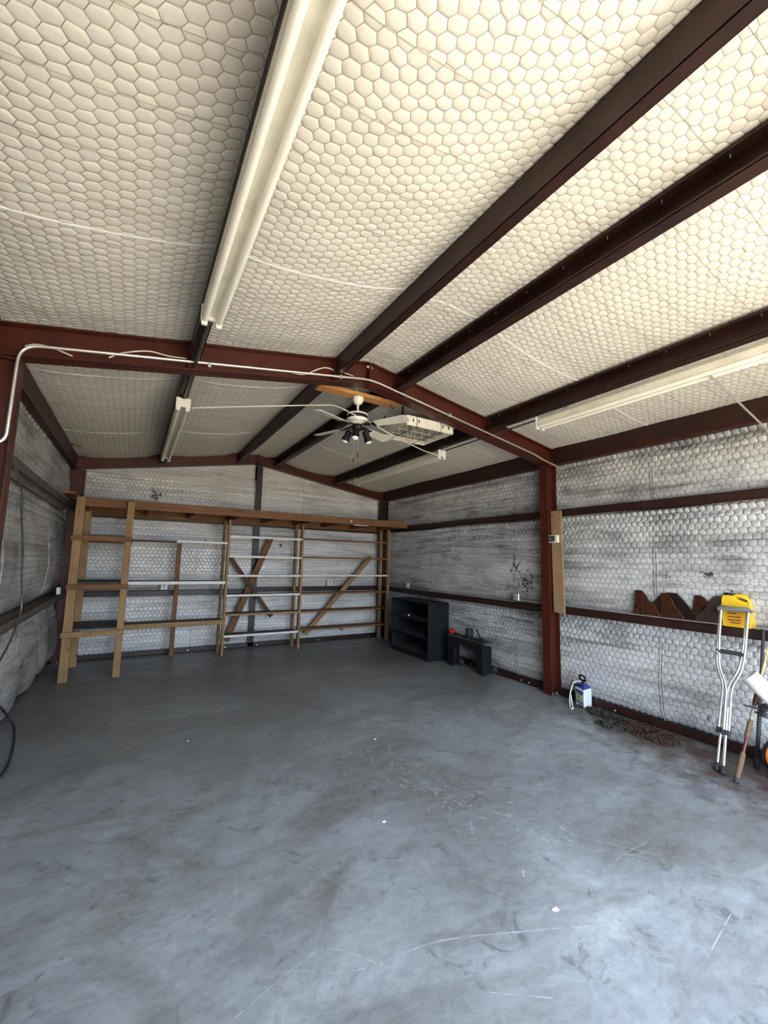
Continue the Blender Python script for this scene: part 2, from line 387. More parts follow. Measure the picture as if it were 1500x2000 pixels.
wb_ = struct(MB().prism(gab, (0, 8.38, 0), (1,0,0), (0,0,1), (0,1,0), .05), 'wall_back', M['skin'], 'back gable wall lined with whitish quilted insulation behind the shelving')
x0, x1, dz = DOOR
fw = MB().box(-1.12, x0, FRONT-.05, FRONT, 0, dz).box(x1, 5.10, FRONT-.05, FRONT, 0, dz)
fw.prism([(-1.12, dz), (5.10, dz), (5.10, zroof(5.1)), (XC, ZR+.02), (-1.12, zroof(-1.12))], (0, FRONT-.05, 0), (1,0,0), (0,0,1), (0,1,0), .05)
struct(fw, 'wall_front', M['skin'], 'front gable wall with the wide open overhead doorway')
roof = MB()
for s in (-1, 1):
    xe = XC+s*3.12
    roof.prism([(XC, ZR+.03), (xe, zroof(xe)+.03), (xe, zroof(xe)+.08), (XC, ZR+.08)], (0, FRONT-.05, 0), (1,0,0), (0,0,1), (0,1,0), 8.42-FRONT+.1)
ceil = struct(roof, 'ceiling', M['skin'], 'sloping ceiling of cream quilted vinyl insulation under hexagonal wire netting', 'ceiling')

# insulation: ceiling
SUP = [-1.0, .31, 1.60, 2.32, 3.61, 4.93]
def ceil_place(u, v, h):
    b_ = 0*u
    for a, c in zip(SUP[:-1], SUP[1:]):
        t_ = (u-a)/(c-a); b_ = np.where((u >= a) & (u <= c), (1-np.abs(2*t_-1)**2.4)*.06*min(1, (c-a)/1.0), b_)
    fr = 1-np.exp(-((v-YF)/.28)**2)*.75
    b_ = b_*fr*(1+.25*wob(u, v, 1.3, 5))+.006*wob(u, v, 5, 6)
    z = ZR-.006-SL*np.abs(u-XC)-b_-h
    return np.stack([u, v, z], -1)
quilt(-1.05, 4.98, FRONT+.02, 8.36, .0640, .0580, .0042, ceil_place, M['ceil'], ceil, 11, jit=.22, wr=.0012, wmat='cwire')
for yy in (.42, 2.42, 4.5, 6.55):
    for a, c in ((-1.0, XC), (XC, 4.93)): seam(np.linspace(a, c, 60), yy, .016, ceil_place, ceil, .0065)
# insulation: walls
SEG = [(.02, 1.07, 1), (1.07, 2.33, 1.05), (2.33, 3.22, .8)]
def wall_wrinkle(z, y, seed):
    o = .007*wob(z*1.0, y*.9, 3.0, seed)+.006*wob(z*2.2, y*.35, 6, seed+1)
    for top in (1.05, 2.30, 3.03):
        o = o+np.where(z < top, .018*np.exp(-(top-z)/.24)*np.sin((top-z)*52+1.5*wob(z*.2, y, 2.2, seed+2)), 0)
    return o
def right_place(u, v, h):
    return np.stack([XWR-panel_bulge(u, SEG, .100, 2.0)-wall_wrinkle(u, v, 21)-h, v, u], -1)
def left_place(u, v, h):
    low = np.where(u < 1.0, .035*np.sin(v*7.0+u*2+2*wob(u, v, 1.8, 44))*np.clip(1-u, 0, 1), 0)
    return np.stack([XWL+panel_bulge(u, SEG, .12, 2.0)+wall_wrinkle(u, v, 41)+low+h, v, u], -1)
def back_place(u, v, h):
    return np.stack([v, YW-panel_bulge(u, SEG, .11, 2.0)-wall_wrinkle(u, v, 61)-h, u], -1)
def wall_puff(u, v):
    o = .0026+0*u
    for top in (1.03, 2.29, 3.02): o = np.where(u < top, o+.016*np.exp(-((top-u)/.26)), o)
    return o*(1+.45*wob(u, v, 2.5, 77))
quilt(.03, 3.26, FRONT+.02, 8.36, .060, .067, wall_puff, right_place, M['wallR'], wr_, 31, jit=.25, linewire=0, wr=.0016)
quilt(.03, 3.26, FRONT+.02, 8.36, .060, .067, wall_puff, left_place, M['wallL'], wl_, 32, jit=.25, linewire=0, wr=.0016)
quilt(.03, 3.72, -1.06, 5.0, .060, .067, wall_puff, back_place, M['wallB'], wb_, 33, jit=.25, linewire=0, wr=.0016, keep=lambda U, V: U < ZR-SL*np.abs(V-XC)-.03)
for yy in (.47, 2.44, 4.40, 6.40):
    for a, c, _ in SEG: seam(np.linspace(a+.03, c-.05, 26), yy, .013, right_place, wr_, .014, M['wallR']); seam(np.linspace(a+.03, c-.05, 26), yy-.012, .006, right_place, wr_, .009, M['wire'])
for yy in (2.4, 4.55, 6.70):
    for a, c, _ in SEG: seam(np.linspace(a+.03, c-.05, 26), yy, .010, left_place, wl_, .006, M['wallL'])
for xx in (.96, 2.93):
    for a, c, _ in SEG: seam(np.linspace(a+.03, c-.05, 26), xx, .012, back_place, wb_, .012, M['wallB']); seam(np.linspace(a+.03, c-.05, 26), xx+.011, .006, back_place, wb_, .008, M['wire'])

# base angles
def base_trim(name, mb, n, pts, axis):
    o = mb.build(name, M['dkred']); tag(o, {'trim_1': 'dark oxide base angle along the foot of the right wall', 'trim_2': 'dark oxide base angle along the foot of the back wall', 'trim_3': 'dark oxide base angle along the foot of the left wall'}[name], 'trim', kind='structure')
    for p in pts:
        b_ = MB().lathe([(.001, .020), (.005, .018), (.006, .010), (.011, .009), (.011, 0)], p, axis, 8); b_.build('anchor_bolt', M['bolt'], o, True)
    return o
base_trim('trim_1', MB().box(4.80, 4.806, FRONT, 8.2, 0, .085).box(4.80, 5.03, FRONT, 8.2, 0, .006), 1, [(4.80, y, .03) for y in (4.24, 4.10, 5.25, 2.9)], (-1,0,0))
base_trim('trim_2', MB().box(-.9, 4.8, 8.17, 8.176, 0, .075).box(-.9, 4.8, 8.17, 8.37, 0, .006), 2, [(x, 8.17, .025) for x in (.93, 1.55, 2.12, 3.35, 4.5)], (0,-1,0))
base_trim('trim_3', MB().box(-1.012, -1.006, FRONT, 8.2, 0, .04).box(-1.06, -1.006, FRONT, 8.2, 0, .006), 3, [], (1,0,0))

# worn scratches in the floor paint
sc = MB(); rs = random.Random(4)
def scratch(pts, wd, drop=.18):
    P = smoothpath([(x+rs.uniform(-.012,.012), y+rs.uniform(-.012,.012), 0) for x, y in pts], 9)
    for i in range(len(P)-1):
        if rs.random() < drop: continue
        d = (P[i+1]-P[i]).normalized(); n_ = Vector((-d.y, d.x, 0))*min(wd, .0075 if drop > .15 else 1)*rs.uniform(.10, .42)
        sc.add([P[i]-n_+Vector((0,0,.0006)), P[i+1]-n_+Vector((0,0,.0006)), P[i+1]+n_+Vector((0,0,.0006)), P[i]+n_+Vector((0,0,.0006))], [(0,1,2,3)])
for pts, wd in (([(1.88,3.18),(1.92,2.7),(2.04,2.45)], .010), ([(2.04,2.45),(2.19,2.11),(2.35,1.75),(2.59,1.51),(2.82,1.20)], .006), ([(2.15,2.25),(2.45,1.78),(2.75,1.42)], .004),
    ([(2.32,1.50),(2.55,1.52),(2.82,1.53)], .006), ([(.426,1.714),(.68,1.79),(.845,1.82),(1.03,1.61)], .010), ([(.68,1.79),(.91,1.66),(1.28,1.60),(1.68,1.44),(1.93,1.33)], .008),
    ([(2.0,1.5),(2.12,1.28),(2.3,1.1)], .005), ([(1.55,3.6),(1.62,3.1),(1.72,2.8)], .005), ([(.2,3.5),(.5,3.2),(.85,2.95)], .004), ([(1.3,1.35),(1.5,1.2)], .006), ([(2.3,1.0),(2.6,1.05)], .007), ([(1.2,2.6),(1.45,2.3)], .004),
    ([(2.3,2.9),(2.6,2.5)], .004), ([(.95,2.3),(1.1,1.95)], .003), ([(1.6,1.9),(1.75,1.6)], .004), ([(2.1,1.9),(2.05,1.62)], .004), ([(.6,2.45),(.5,2.05)], .004)): scratch(pts, wd)
for k in range(140):
    q_ = rs.gauss(0, .45); x = 2.0+q_*.35+rs.gauss(0, .12); y = 2.75-q_*1.0+rs.gauss(0, .2); a = rs.uniform(-2.4, -.6); L = rs.uniform(.01, .05)
    scratch([(x, y), (x+math.cos(a)*L*.5, y+math.sin(a)*L*.5), (x+math.cos(a)*L, y+math.sin(a)*L)], rs.uniform(.006, .020), .1)
sc.build('scratch_marks', M['scratch'], fl, kind='stuff')

# ================================================================== STEEL FRAME
def ibeam(root, a, b_, side, dep, fw_, mat, tf=.010, tw=.008, names=('web', 'flange', 'flange')):
    """I-section from a to b; 'side' = web normal; dep measured along cross"""
    a, b_ = Vector(a), Vector(b_); d = (b_-a).normalized(); s = Vector(side); n = s.cross(d).normalized()
    MB().bar(a, b_, tw, dep-2*tf, n).build('web', mat, root)
    for k in (-1, 1): MB().bar(a+n*k*(dep/2-tf/2), b_+n*k*(dep/2-tf/2), fw_, tf, n).build('flange', mat, root)
    return d, n
def bolts(root, pts, axis, r=.014):
    for p in pts: MB().lathe([(r*1.5, 0), (r*1.5, .003), (r, .003), (r, .014), (r*.55, .014), (r*.5, .026), (.001, .027)], p, axis, 6).build('bolt', M['bolt'], root)
def rafter(yc, s, xe, label, mat, dep=.25, splice=True):
    root = thing('rafter', (XC+s*1.5, yc, zroof(XC+s*1.5)-.13), label, 'beam', 'red steel rafters')
    x_e = xe; n = Vector((0, 0, 1))
    zc = lambda x: zroof(x)-.030-dep/2/math.cos(math.atan(SL))
    ibeam(root, (XC+s*.004, yc, zc(XC)), (x_e, yc, zc(x_e)), (0,1,0), dep, .13, mat)
    MB().box(min(XC, XC+s*.012), max(XC, XC+s*.012), yc-.062, yc+.062, zc(XC)-.125, zc(XC)+.115).build('splice_plate', mat, root)
    if splice: bolts(root, [(XC+s*.012, yc-.035, zc(XC)+.075), (XC+s*.012, yc-.035, zc(XC)-.065)], (s,0,0))
    for xs in ((1.57, .27) if s < 0 else (2.36, 3.66)):
        MB().box(xs-.004, xs+.004, yc-.06, yc+.06, zc(xs)-.10, zc(xs)+.10).build('stiffener', mat, root)
    return root
rafter(YF, -1, -1.03, 'red steel rafter of the near frame, left of the ridge with conduit along it', M['red'], .235)
rafter(YF, 1, 4.87, 'red steel rafter of the near frame, right of the ridge bolts', M['red'], .235)
rafter(YB, -1, -1.03, 'dark red rafter against the back wall, left of the centre post', M['red'], .21, False)
rafter(YB, 1, 4.96, 'dark red rafter against the back wall, right of the centre post', M['red'], .21, False)
def column(x_in, x_out, yc, zt, label, mat, group='red steel columns'):
    root = thing('column', ((x_in+x_out)/2, yc, 0), label, 'column', group)
    s = 1 if x_out > x_in else -1; xm = (x_in+x_out)/2
    ibeam(root, (xm, yc, .012), (xm, yc, zt), (0,1,0), abs(x_out-x_in), .125, mat)
    MB().box(min(x_in, x_out)-.012, max(x_in, x_out)+.012, yc-.075, yc+.075, 0, .012).build('base_plate', M['dkpipe'], root)
    MB().box(min(x_in, x_out)-.004, max(x_in, x_out)+.004, yc-.065, yc+.065, zt, zt+.012).build('cap_plate', mat, root)
    bolts(root, [(xm+s*.02, yc-.045, .012), (xm-s*.06, yc-.045, .012)], (0,0,1), .012)
    return root
column(4.665, 4.855, 3.695, 2.965, 'red steel column standing against the right wall beside the tan board', M['red'])
column(-.775, -.985, 3.72, 2.965, 'red steel column at the left picture edge carrying the bent conduit', M['red'])
column(4.70, 4.88, 8.13, 2.965, 'dark red corner column behind the right end of the shelving', M['dkred'])
column(-.76, -.94, 8.13, 2.965, 'brownish corner column above the left end of the shelving', M['red'])
cp = thing('wind_post', (2.0, 8.25, 0), 'dark red centre post rising behind the shelving to the back ridge', 'column')
ibeam(cp, (2.0, 8.25, .01), (2.0, 8.25, 3.45), (1,0,0), .16, .11, M['dkred'])
MB().box(1.93, 2.07, 8.16, 8.34, 0, .01).build('base_plate', M['dkred'], cp)

def csec(root, name, axis, rng_, a, b_, z0, z1, open_dir, mat, t_=.004, lip=.018):
    """C purlin along Y: web at x=a, flanges towards b"""
    y0, y1 = rng_; s = 1 if b_ > a else -1
    MB().box(min(a, a+s*t_), max(a, a+s*t_), y0, y1, z0, z1).build('web', mat, root)
    MB().box(min(a, b_), max(a, b_), y0, y1, z1-t_, z1).build('flange', mat, root)
    bt = MB().box(min(a, b_), max(a, b_), y0, y1, z0, z0+t_)
    bt.build('flange', mat, root)
    l = MB().box(min(b_-s*t_, b_), max(b_-s*t_, b_), y0, y1, z0, z0+lip); l.build('lip', mat, root)
    MB().box(min(b_-s*t_, b_), max(b_-s*t_, b_), y0, y1, z1-lip, z1).build('lip', mat, root)
def purlin(x_web, x_fl, rng_, label, screws=False, mat=None):
    zt = min(zroof(x_web), zroof(x_fl))-.026; mat = mat or M['dkred']
    root = thing('purlin', (x_web, rng_[0], zt-.165), label, 'purlin', 'dark steel roof purlins')
    csec(root, 'p', 1, rng_, x_web, x_fl, zt-.165, zt, 0, mat)
    if screws:
        y = rng_[0]+.2; xs = (x_web+x_fl)/2
        while y < rng_[1]:
            MB().lathe([(.003, 0), (.003, -.016), (.0005, -.024)], (xs, y, zt-.004), (0,0,1), 5).build('screw_tip', M['bolt'], root); y += .305
    return root
NB, BB = (FRONT, YF-.07), (YF+.07, YB-.07)
purlin(1.57, 1.64, NB, 'dark purlin running from the near frame just left of the ridge to the top edge')
purlin(2.36, 2.27, NB, 'dark purlin with screw tips just right of the ridge in the near bay', True)
purlin(3.66, 3.57, NB, 'dark purlin above the long light fixture on the right', True)
purlin(.27, .345, NB, 'dark purlin above the long light fixture at the upper left')
purlin(1.57, 1.64, BB, 'dark purlin behind the left end of the fan board in the back bay')
purlin(2.36, 2.27, BB, 'dark purlin behind the ceiling fan, right of the back ridge', True)
purlin(3.66, 3.57, BB, 'dark purlin above the smaller-looking light fixture at the right back', True)
purlin(.27, .345, BB, 'dark purlin above the light fixture at the left back')
def strut(xi, xo, rng_, label):
    z0, z1 = 2.99, zroof(xi)-.015
    root = thing('eave_strut', (xi, rng_[0], z0), label, 'beam', 'eave struts')
    s = 1 if xo > xi else -1
    MB().box(min(xi, xi+s*.005), max(xi, xi+s*.005), rng_[0], rng_[1], z0, z1).build('web', M['dkred'], root)
    MB().box(min(xi, xo), max(xi, xo), rng_[0], rng_[1], z0, z0+.005).build('flange', M['dkred'], root)
    MB().box(min(xi, xo), max(xi, xo), rng_[0], rng_[1], z1-.005, z1).build('flange', M['dkred'], root)
    MB().box(min(xi-s*.012, xi), max(xi-s*.012, xi), rng_[0], rng_[1], z0, z0+.022).build('lip', M['red'], root)
strut(4.83, 5.0, NB, 'dark eave strut along the top of the right wall, near bay')
strut(4.83, 5.0, BB, 'dark eave strut along the top of the right wall, behind the near frame')
strut(-.90, -1.05, NB, 'dark eave strut along the top of the left wall, near bay')
strut(-.90, -1.05, BB, 'dark eave strut along the top of the left wall, back bay')
def girt(p, rng_, ztop, axis, face, outer, label, h=.085, mat=None, open_down=True):
    mat = mat or M['dkred']; a, b_ = rng_
    loc = (face, a, ztop-h) if axis == 1 else (a, face, ztop-h)
    root = thing('girt', loc, label, 'girt', 'steel wall girts')
    def bx(c0, c1, z0, z1):
        c0, c1 = min(c0, c1), max(c0, c1)
        return MB().box(c0, c1, a, b_, z0, z1) if axis == 1 else MB().box(a, b_, c0, c1, z0, z1)
    s = 1 if outer > face else -1
    bx(face, face+s*.004, ztop-h, ztop).build('flange', mat, root)
    bx(face, outer, ztop-.004, ztop).build('web', mat, root)
    bx(outer-s*.004, outer, ztop-h, ztop).build('flange', mat, root)
    bx(face, face+s*.02, ztop-h, ztop-h+.004).build('lip', mat, root)
    return root
girt(0, (FRONT, 3.62), 1.11, 1, XGR, 4.97, 'lower girt on the right wall carrying the yellow jug')
girt(0, (3.77, 8.16), 1.09, 1, XGR, 4.97, 'lower girt on the right wall above the black bookcase')
girt(0, (FRONT, 3.62), 2.372, 1, XGR, 4.97, 'upper girt on the right wall, near bay beside the tan board', .092)
girt(0, (3.77, 8.16), 2.372, 1, XGR, 4.97, 'upper girt on the right wall between column and shelving', .092)
M['grime'] = simple('dusty_oxide_steel', (.085,.065,.055), .6, 0, .35, 5)
girt(0, (FRONT, 3.64), 1.075, 1, XGL, -1.03, 'lower girt on the left wall in front of the left column', .085, M['grime'])
girt(0, (3.80, 8.16), 1.075, 1, XGL, -1.03, 'dusty lower girt on the left wall with the steel outlet box', .085, M['grime'])
girt(0, (FRONT, 3.64), 2.40, 1, XGL, -1.03, 'upper girt on the left wall in front of the left column', .085, M['grime'])
girt(0, (3.80, 8.16), 2.40, 1, XGL, -1.03, 'dusty upper girt on the left wall beneath the eave strut', .085, M['grime'])
girt(0, (-.74, 1.94), 1.06, 0, 8.16, 8.33, 'lower girt on the back wall left of the centre post')
girt(0, (2.06, 4.68), 1.09, 0, 8.16, 8.33, 'lower girt on the back wall right of the centre post')
girt(0, (-.74, 1.94), 2.33, 0, 8.16, 8.33, 'upper girt on the back wall under the loft beam, left half')
girt(0, (2.06, 4.68), 2.33, 0, 8.16, 8.33, 'upper girt on the back wall under the loft beam, right half')

# ================================================================== CONDUIT AND CABLES
def pipe(name, pts, r, mat, label, cat, straps=(), n=8):
    c = sum((Vector(p) for p in pts), Vector())/len(pts)
    root = thing(name, tuple(pts[0]), label, cat)
    MB().tube(pts, r, n).build('tube' if cat == 'conduit' else 'cord', mat, root, True)
    for p, ax in straps: MB().bar(Vector(p)-Vector(ax)*.012, Vector(p)+Vector(ax)*.012, r*3.2, r*3.2).build('strap', M['bolt'], root)
    return root
yc = 3.640
zc = lambda x: zroof(x)-.012-.25-.02+.055
pts = arc([(-.98, yc-.02, 2.36), (-.79, yc-.02, 2.36), (-.785, yc, 3.07), (XC, yc, zc(XC)), (4.42, yc, zc(4.42)), (4.62, yc-.02, zc(4.62)-.035), (4.93, yc-.02, 2.965)], .12, 7)
pipe('conduit', pts, .011, M['emt'], 'bright bent metal conduit running up the left column and across the near frame', 'conduit',
     [((.42, yc, zc(.42)), (1,0,SL)), ((1.62, yc, zc(1.62)), (1,0,SL)), ((3.0, yc, zc(3.0)), (1,0,-SL))])
pipe('conduit', [(.315, 2.70, 3.225), (.315, 4.50, 3.225)], .014, M['dkpipe'], 'dark grey pipe joining the two left light fixtures under the purlin', 'conduit')
pipe('conduit', [(3.70, 2.92, 3.225), (3.70, 4.60, 3.225)], .010, M['dkpipe'], 'dark thin pipe joining the two right light fixtures under the purlin', 'conduit')
pipe('conduit', [(3.66, 1.36, 3.10), (4.80, 1.40, 2.91), (4.90, 1.40, 2.86)], .008, M['emt'], 'short metal conduit slanting from the right light fixture down to the wall', 'conduit')
pipe('conduit', [(4.83, y, 1.122+.004*math.sin(y*2)) for y in np.linspace(-.9, 4.30, 14)], .008, M['emt'], 'metal conduit lying along the near right lower girt', 'conduit')
pipe('conduit', [(4.83, y, 1.10) for y in np.linspace(4.36, 8.1, 8)], .008, M['emt'], 'metal conduit lying along the far right lower girt', 'conduit')
pipe('conduit', smoothpath([(-.66, 8.14, 1.075), (.2, 8.14, 1.08), (.38, 8.14, 1.11), (.46, 8.14, 1.12)]), .008, M['emt'], 'pale conduit running to the outlet on the back wall', 'conduit')
pipe('cable', smoothpath([(.39, 4.53, 3.14), (.6, 4.45, 3.17), (1.2, 4.25, 3.25), (1.62, 4.1, 3.30), (1.75, 4.02, 3.29), (1.93, 3.9, 3.19)]), .007, M['cable'], 'white cable stretched from the left back light fixture to the fan', 'cable')
pipe('cable', smoothpath([(2.07, 3.9, 3.16), (2.5, 4.1, 3.13), (3.2, 4.45, 3.13), (3.42, 4.54, 3.14), (3.58, 4.60, 3.14)]), .007, M['cable'], 'white cable stretched from the fan to the right back light fixture', 'cable')
pipe('cable', smoothpath([(-.77, 3.70, 3.09), (-.71, 3.70, 3.12), (-.62, 3.70, 3.12), (-.50, 3.695, 3.09)]), .006, M['cable'], 'loose pale cable loop on the rafter near the left column', 'cable')
pipe('cable', smoothpath([(-.28, 3.70, 3.14), (-.2, 3.70, 3.20), (-.03, 3.70, 3.265), (.12, 3.70, 3.265), (.25, 3.70, 3.28)]), .006, M['cable'], 'loose pale cable bowed along the rafter beside the left fixture', 'cable')
pipe('cable', smoothpath([(1.1, 3.70, 3.39), (1.26, 3.70, 3.40), (1.42, 3.70, 3.50), (1.52, 3.70, 3.53), (1.66, 3.69, 3.49)]), .006, M['cable'], 'loose pale cable bowed along the rafter just left of the ridge', 'cable')
pipe('cable', smoothpath([(1.66, 3.69, 3.52), (1.80, 3.72, 3.525), (1.90, 3.80, 3.50), (1.95, 3.93, 3.478)]), .005, M['cable'], 'thin cable dropping from the ridge to the fan board', 'cable')
pipe('cable', smoothpath([(-.80, 3.66, 2.40), (-.815, 3.9, 2.36), (-.82, 4.36, 2.16), (-.83, 4.55, 1.95), (-.84, 4.79, 1.69), (-.84, 4.88, 1.45), (-.835, 4.98, 1.19), (-.83, 4.88, 1.03), (-.83, 4.50, .84), (-.84, 3.9, .66)]), .008, M['dkpipe'], 'dark cable hanging loosely down the left wall', 'cable')
pipe('cable', smoothpath([(-.93, 4.9, .36), (-.925, 5.17, .25), (-.90, 5.38, .10), (-.82, 5.25, .012), (-.72, 4.56, .012), (-.72, 4.2, .012), (-.80, 3.8, .012)]), .009, M['blackcable'], 'black cable curling on the floor at the left edge', 'cable')

# ================================================================== LIGHT FIXTURES
def fixture(loc, label):
    L = 2.62; x, y, z = loc
    root = thing('light_fixture', loc, label, 'light fixture', 'twin tube strip lights under the purlins')
    prof = [(-.062, 0), (-.062, .05), (-.045, .085), (.045, .085), (.062, .05), (.062, 0), (.030, 0), (.018, .018), (-.018, .018), (-.030, 0)]
    MB().prism(prof, (x, y, z), (1,0,0), (0,0,1), (0,1,0), L).build('housing', M['cream'], root)
    for s in (-1, 1):
        tb = MB().tube([(x+s*.042, y+.035, z-.016), (x+s*.042, y+L-.035, z-.016)], .019, 12).build('tube', M['tube'], root, True)
    for k, yy in enumerate((y-.006, y+L-.012)):
        ep = [(-.066, .09), (-.066, .0), (-.058, -.042), (-.026, -.042), (-.022, -.004), (.022, -.004), (.026, -.042), (.058, -.042), (.066, .0), (.066, .09), (.022, .09), (.014, .062), (-.014, .062), (-.022, .09)]
        MB().prism(ep, (x, yy, z), (1,0,0), (0,0,1), (0,1,0), .018).build('end_socket', M['white'], root)
    for yy in (y+.35, y+L-.35):
        MB().box(x-.012, x+.012, yy, yy+.03, z+.085, z+.126).build('hanger', M['bolt'], root)
    return root
f0 = fixture((.31, .10, 3.135), 'long twin tube fixture hanging at the upper left of the picture')
dup(f0, (0, 4.42, 0), 'twin tube fixture in the left back bay with white end cap')
dup(f0, (3.37, .22, 0), 'twin tube fixture at the right picture edge, nearer the right wall')
dup(f0, (3.33, 4.48, 0), 'twin tube fixture at the right back beyond the caged box')

# ================================================================== CEILING FAN
FX, FY = 2.0, 4.0
bd = thing('fan_board', (1.99, 4.0, 3.435), 'orange pine board screwed under the ridge purlins holding the fan', 'board')
MB().box(1.52, 2.50, 3.93, 4.07, 3.437, 3.477).build('plank', M['fresh'], bd, bevel=.003)
MB().tube(smoothpath([(2.40, 3.96, 3.44), (2.40, 3.96, 3.405), (2.43, 3.96, 3.39), (2.45, 3.96, 3.41)]), .004, 6).build('hook', M['black'], bd, True)
for x in (1.58, 2.44): MB().lathe([(.008, 0), (.008, -.003), (.001, -.004)], (x, 4.0, 3.437), (0,0,1), 8).build('screw', M['black'], bd)
fan = thing('ceiling_fan', (FX, FY, 3.437), 'white four-blade ceiling fan with black band and three black spotlights', 'ceiling fan')
MB().lathe([(.03,-.0),(.062,-.002),(.064,-.02),(.055,-.05),(.040,-.075),(.020,-.085)], (FX, FY, 3.437), n=24).build('canopy', M['white'], fan, True)
MB().tube([(FX, FY, 3.36), (FX, FY, 3.24)], .013, 12).build('downrod', M['white'], fan, True)
mo = MB().lathe([(.02,.262),(.085,.260),(.112,.250),(.118,.238),(.108,.232),(.108,.195),(.120,.190),(.122,.175),(.110,.155),(.085,.138),(.045,.132),(.03,.128)], (FX, FY, 2.995), n=32).build('motor_housing', M['white'], fan, True)
MB().lathe([(.1095,.196),(.1110,.198),(.1110,.230),(.1095,.232)], (FX, FY, 2.995), n=32).build('black_band', M['black'], mo, True)
for k in range(40):
    a = 2*math.pi*k/40; MB().bar((FX+.100*math.cos(a), FY+.100*math.sin(a), 3.140), (FX+.116*math.cos(a), FY+.116*math.sin(a), 3.160), .005, .004).build('vent_slot', M['dkpipe'], mo)
for a in (-60, 26, 113, 201):
    a = math.radians(a); d = Vector((math.cos(a), math.sin(a), 0)); n_ = Vector((-d.y, d.x, 0)); o = Vector((FX, FY, 3.105))
    tilt = (n_-Vector((0,0,.22))).normalized()
    poly = [(.17,-.038),(.24,-.055),(.42,-.066),(.58,-.070),(.615,-.055),(.625,0),(.615,.055),(.58,.070),(.42,.066),(.24,.055),(.17,.038)]
    bl = MB().prism(poly, o, d, tilt, d.cross(tilt), .006).build('blade', M['cream'], fan, bevel=.002)
    MB().add([o+d*.07-n_*.014+Vector((0,0,.02)), o+d*.07+n_*.014+Vector((0,0,.02)), o+d*.23+tilt*.045, o+d*.23-tilt*.045,
              o+d*.07-n_*.014+Vector((0,0,.012)), o+d*.07+n_*.014+Vector((0,0,.012)), o+d*.23+tilt*.045-Vector((0,0,.007)), o+d*.23-tilt*.045-Vector((0,0,.007))],
             [(0,1,2,3),(7,6,5,4),(0,4,5,1),(1,5,6,2),(2,6,7,3),(3,7,4,0)]).build('blade_iron', M['black'], bl)
MB().lathe([(.05,.0),(.058,-.01),(.058,-.045),(.045,-.065),(.02,-.075)], (FX, FY, 3.128), n=20).build('light_kit', M['black'], fan, True)
for a in (-125, -20, 150):
    a = math.radians(a); d = Vector((math.cos(a), math.sin(a), 0)); o = Vector((FX, FY, 3.07))+d*.05; ax = (d*.38+Vector((0,0,-1))).normalized()
    sp = MB().tube([o, o+d*.03, o+d*.03+ax*.03], .009, 8).build('spot_arm', M['black'], fan, True)
    b0 = o+d*.03+ax*.015
    MB().lathe([(.02,0),(.034,.004),(.036,.04),(.034,.075),(.043,.085),(.043,.125),(.038,.126)], b0, ax, 18).build('spot_shade', M['black'], sp, True)
    MB().lathe([(.036,.118),(.037,.128),(.026,.140),(.001,.146)], b0, ax, 16).build('bulb', M['tube'], sp, True)
ch = MB().tube([(FX+.03, FY+.03, 3.06), (FX+.03, FY+.03, 2.82)], .0012, 5).build('pull_chain', M['bolt'], fan)
MB().lathe([(.002,0),(.005,-.005),(.005,-.05),(.002,-.055)], (FX+.03, FY+.03, 2.82), n=8).build('pull', M['black'], ch)
c2_ = MB().tube([(FX-.02, FY+.03, 3.06), (FX-.02, FY+.03, 2.76)], .0012, 5).build('pull_chain', M['bolt'], fan)
MB().lathe([(.002,0),(.005,-.005),(.005,-.05),(.002,-.055)], (FX-.02, FY+.03, 2.76), n=8).build('pull', M['black'], c2_)

# ---- caged white box under the purlins
bxr = thing('caged_box', (2.92, 4.2, 3.25), 'white metal box with a wire cage face strapped under the right purlins', 'box')
Z0, Z1 = 3.20, 3.315; X0, X1, Y0, Y1 = 2.56, 3.24, 3.86, 4.47
for a in ((X0, X1, Y0, Y0+.006), (X0, X1, Y1-.006, Y1), (X0, X0+.006, Y0+.006, Y1-.006), (X1-.006, X1, Y0+.006, Y1-.006)):
    pn = MB().box(*a, Z0, Z1).build('side_panel', M['cream'], bxr, bevel=.002)
    if a[3] < 3.9:
        for x in (X0+.09, X0+.17, X1-.16, X1-.07): MB().box(x-.008, x+.008, Y0-.0015, Y0, Z0+.045, Z0+.085).build('slot', M['black'], pn)
MB().box(X0+.006, X1-.006, Y0+.006, Y1-.006, Z0+.055, Z0+.06).build('filter_panel', M['grille'], bxr)
gz = Z0+.004
for k in range(4):
    y = Y0+.05+k*(Y1-Y0-.10)/3; MB().tube([(X0, y, gz+.012), (X1, y, gz+.012)], .003, 5).build('cage_wire', M['cream'], bxr)
for k in range(4):
    x = X0+.06+k*(X1-X0-.12)/3; MB().tube([(x, Y0, gz+.006), (x+.0, Y1, gz+.006)], .003, 5).build('cage_wire', M['cream'], bxr)
for k in range(-3, 6):
    xa = X0+.11*k; xb = xa+.42
    p, q = (xa, Y0), (xb, Y1)
    if xa < X0: p = (X0, Y0+(X0-xa)/(xb-xa)*(Y1-Y0))
    if xb > X1: q = (X1, Y0+(X1-xa)/(xb-xa)*(Y1-Y0))
    MB().tube([(*p, gz), (*q, gz)], .0035, 5).build('cage_wire', M['white'], bxr)
MB().tube(smoothpath([(X0+.10, Y0+.02, gz-.004), (X0+.18, Y0+.16, gz-.03), (X0+.30, Y0+.40, gz-.03), (X0+.42, Y1-.02, gz-.004)]), .004, 5).build('cage_wire', M['white'], bxr, True)
for x in (X0+.14, X1-.19):
    MB().tube([(x, Y0-.004, Z1), (x, Y0-.004, Z0-.004), (x, Y1+.004, Z0-.004), (x, Y1+.004, Z1)], .004, 5).build('strap_wire', M['dkgreen'], bxr)
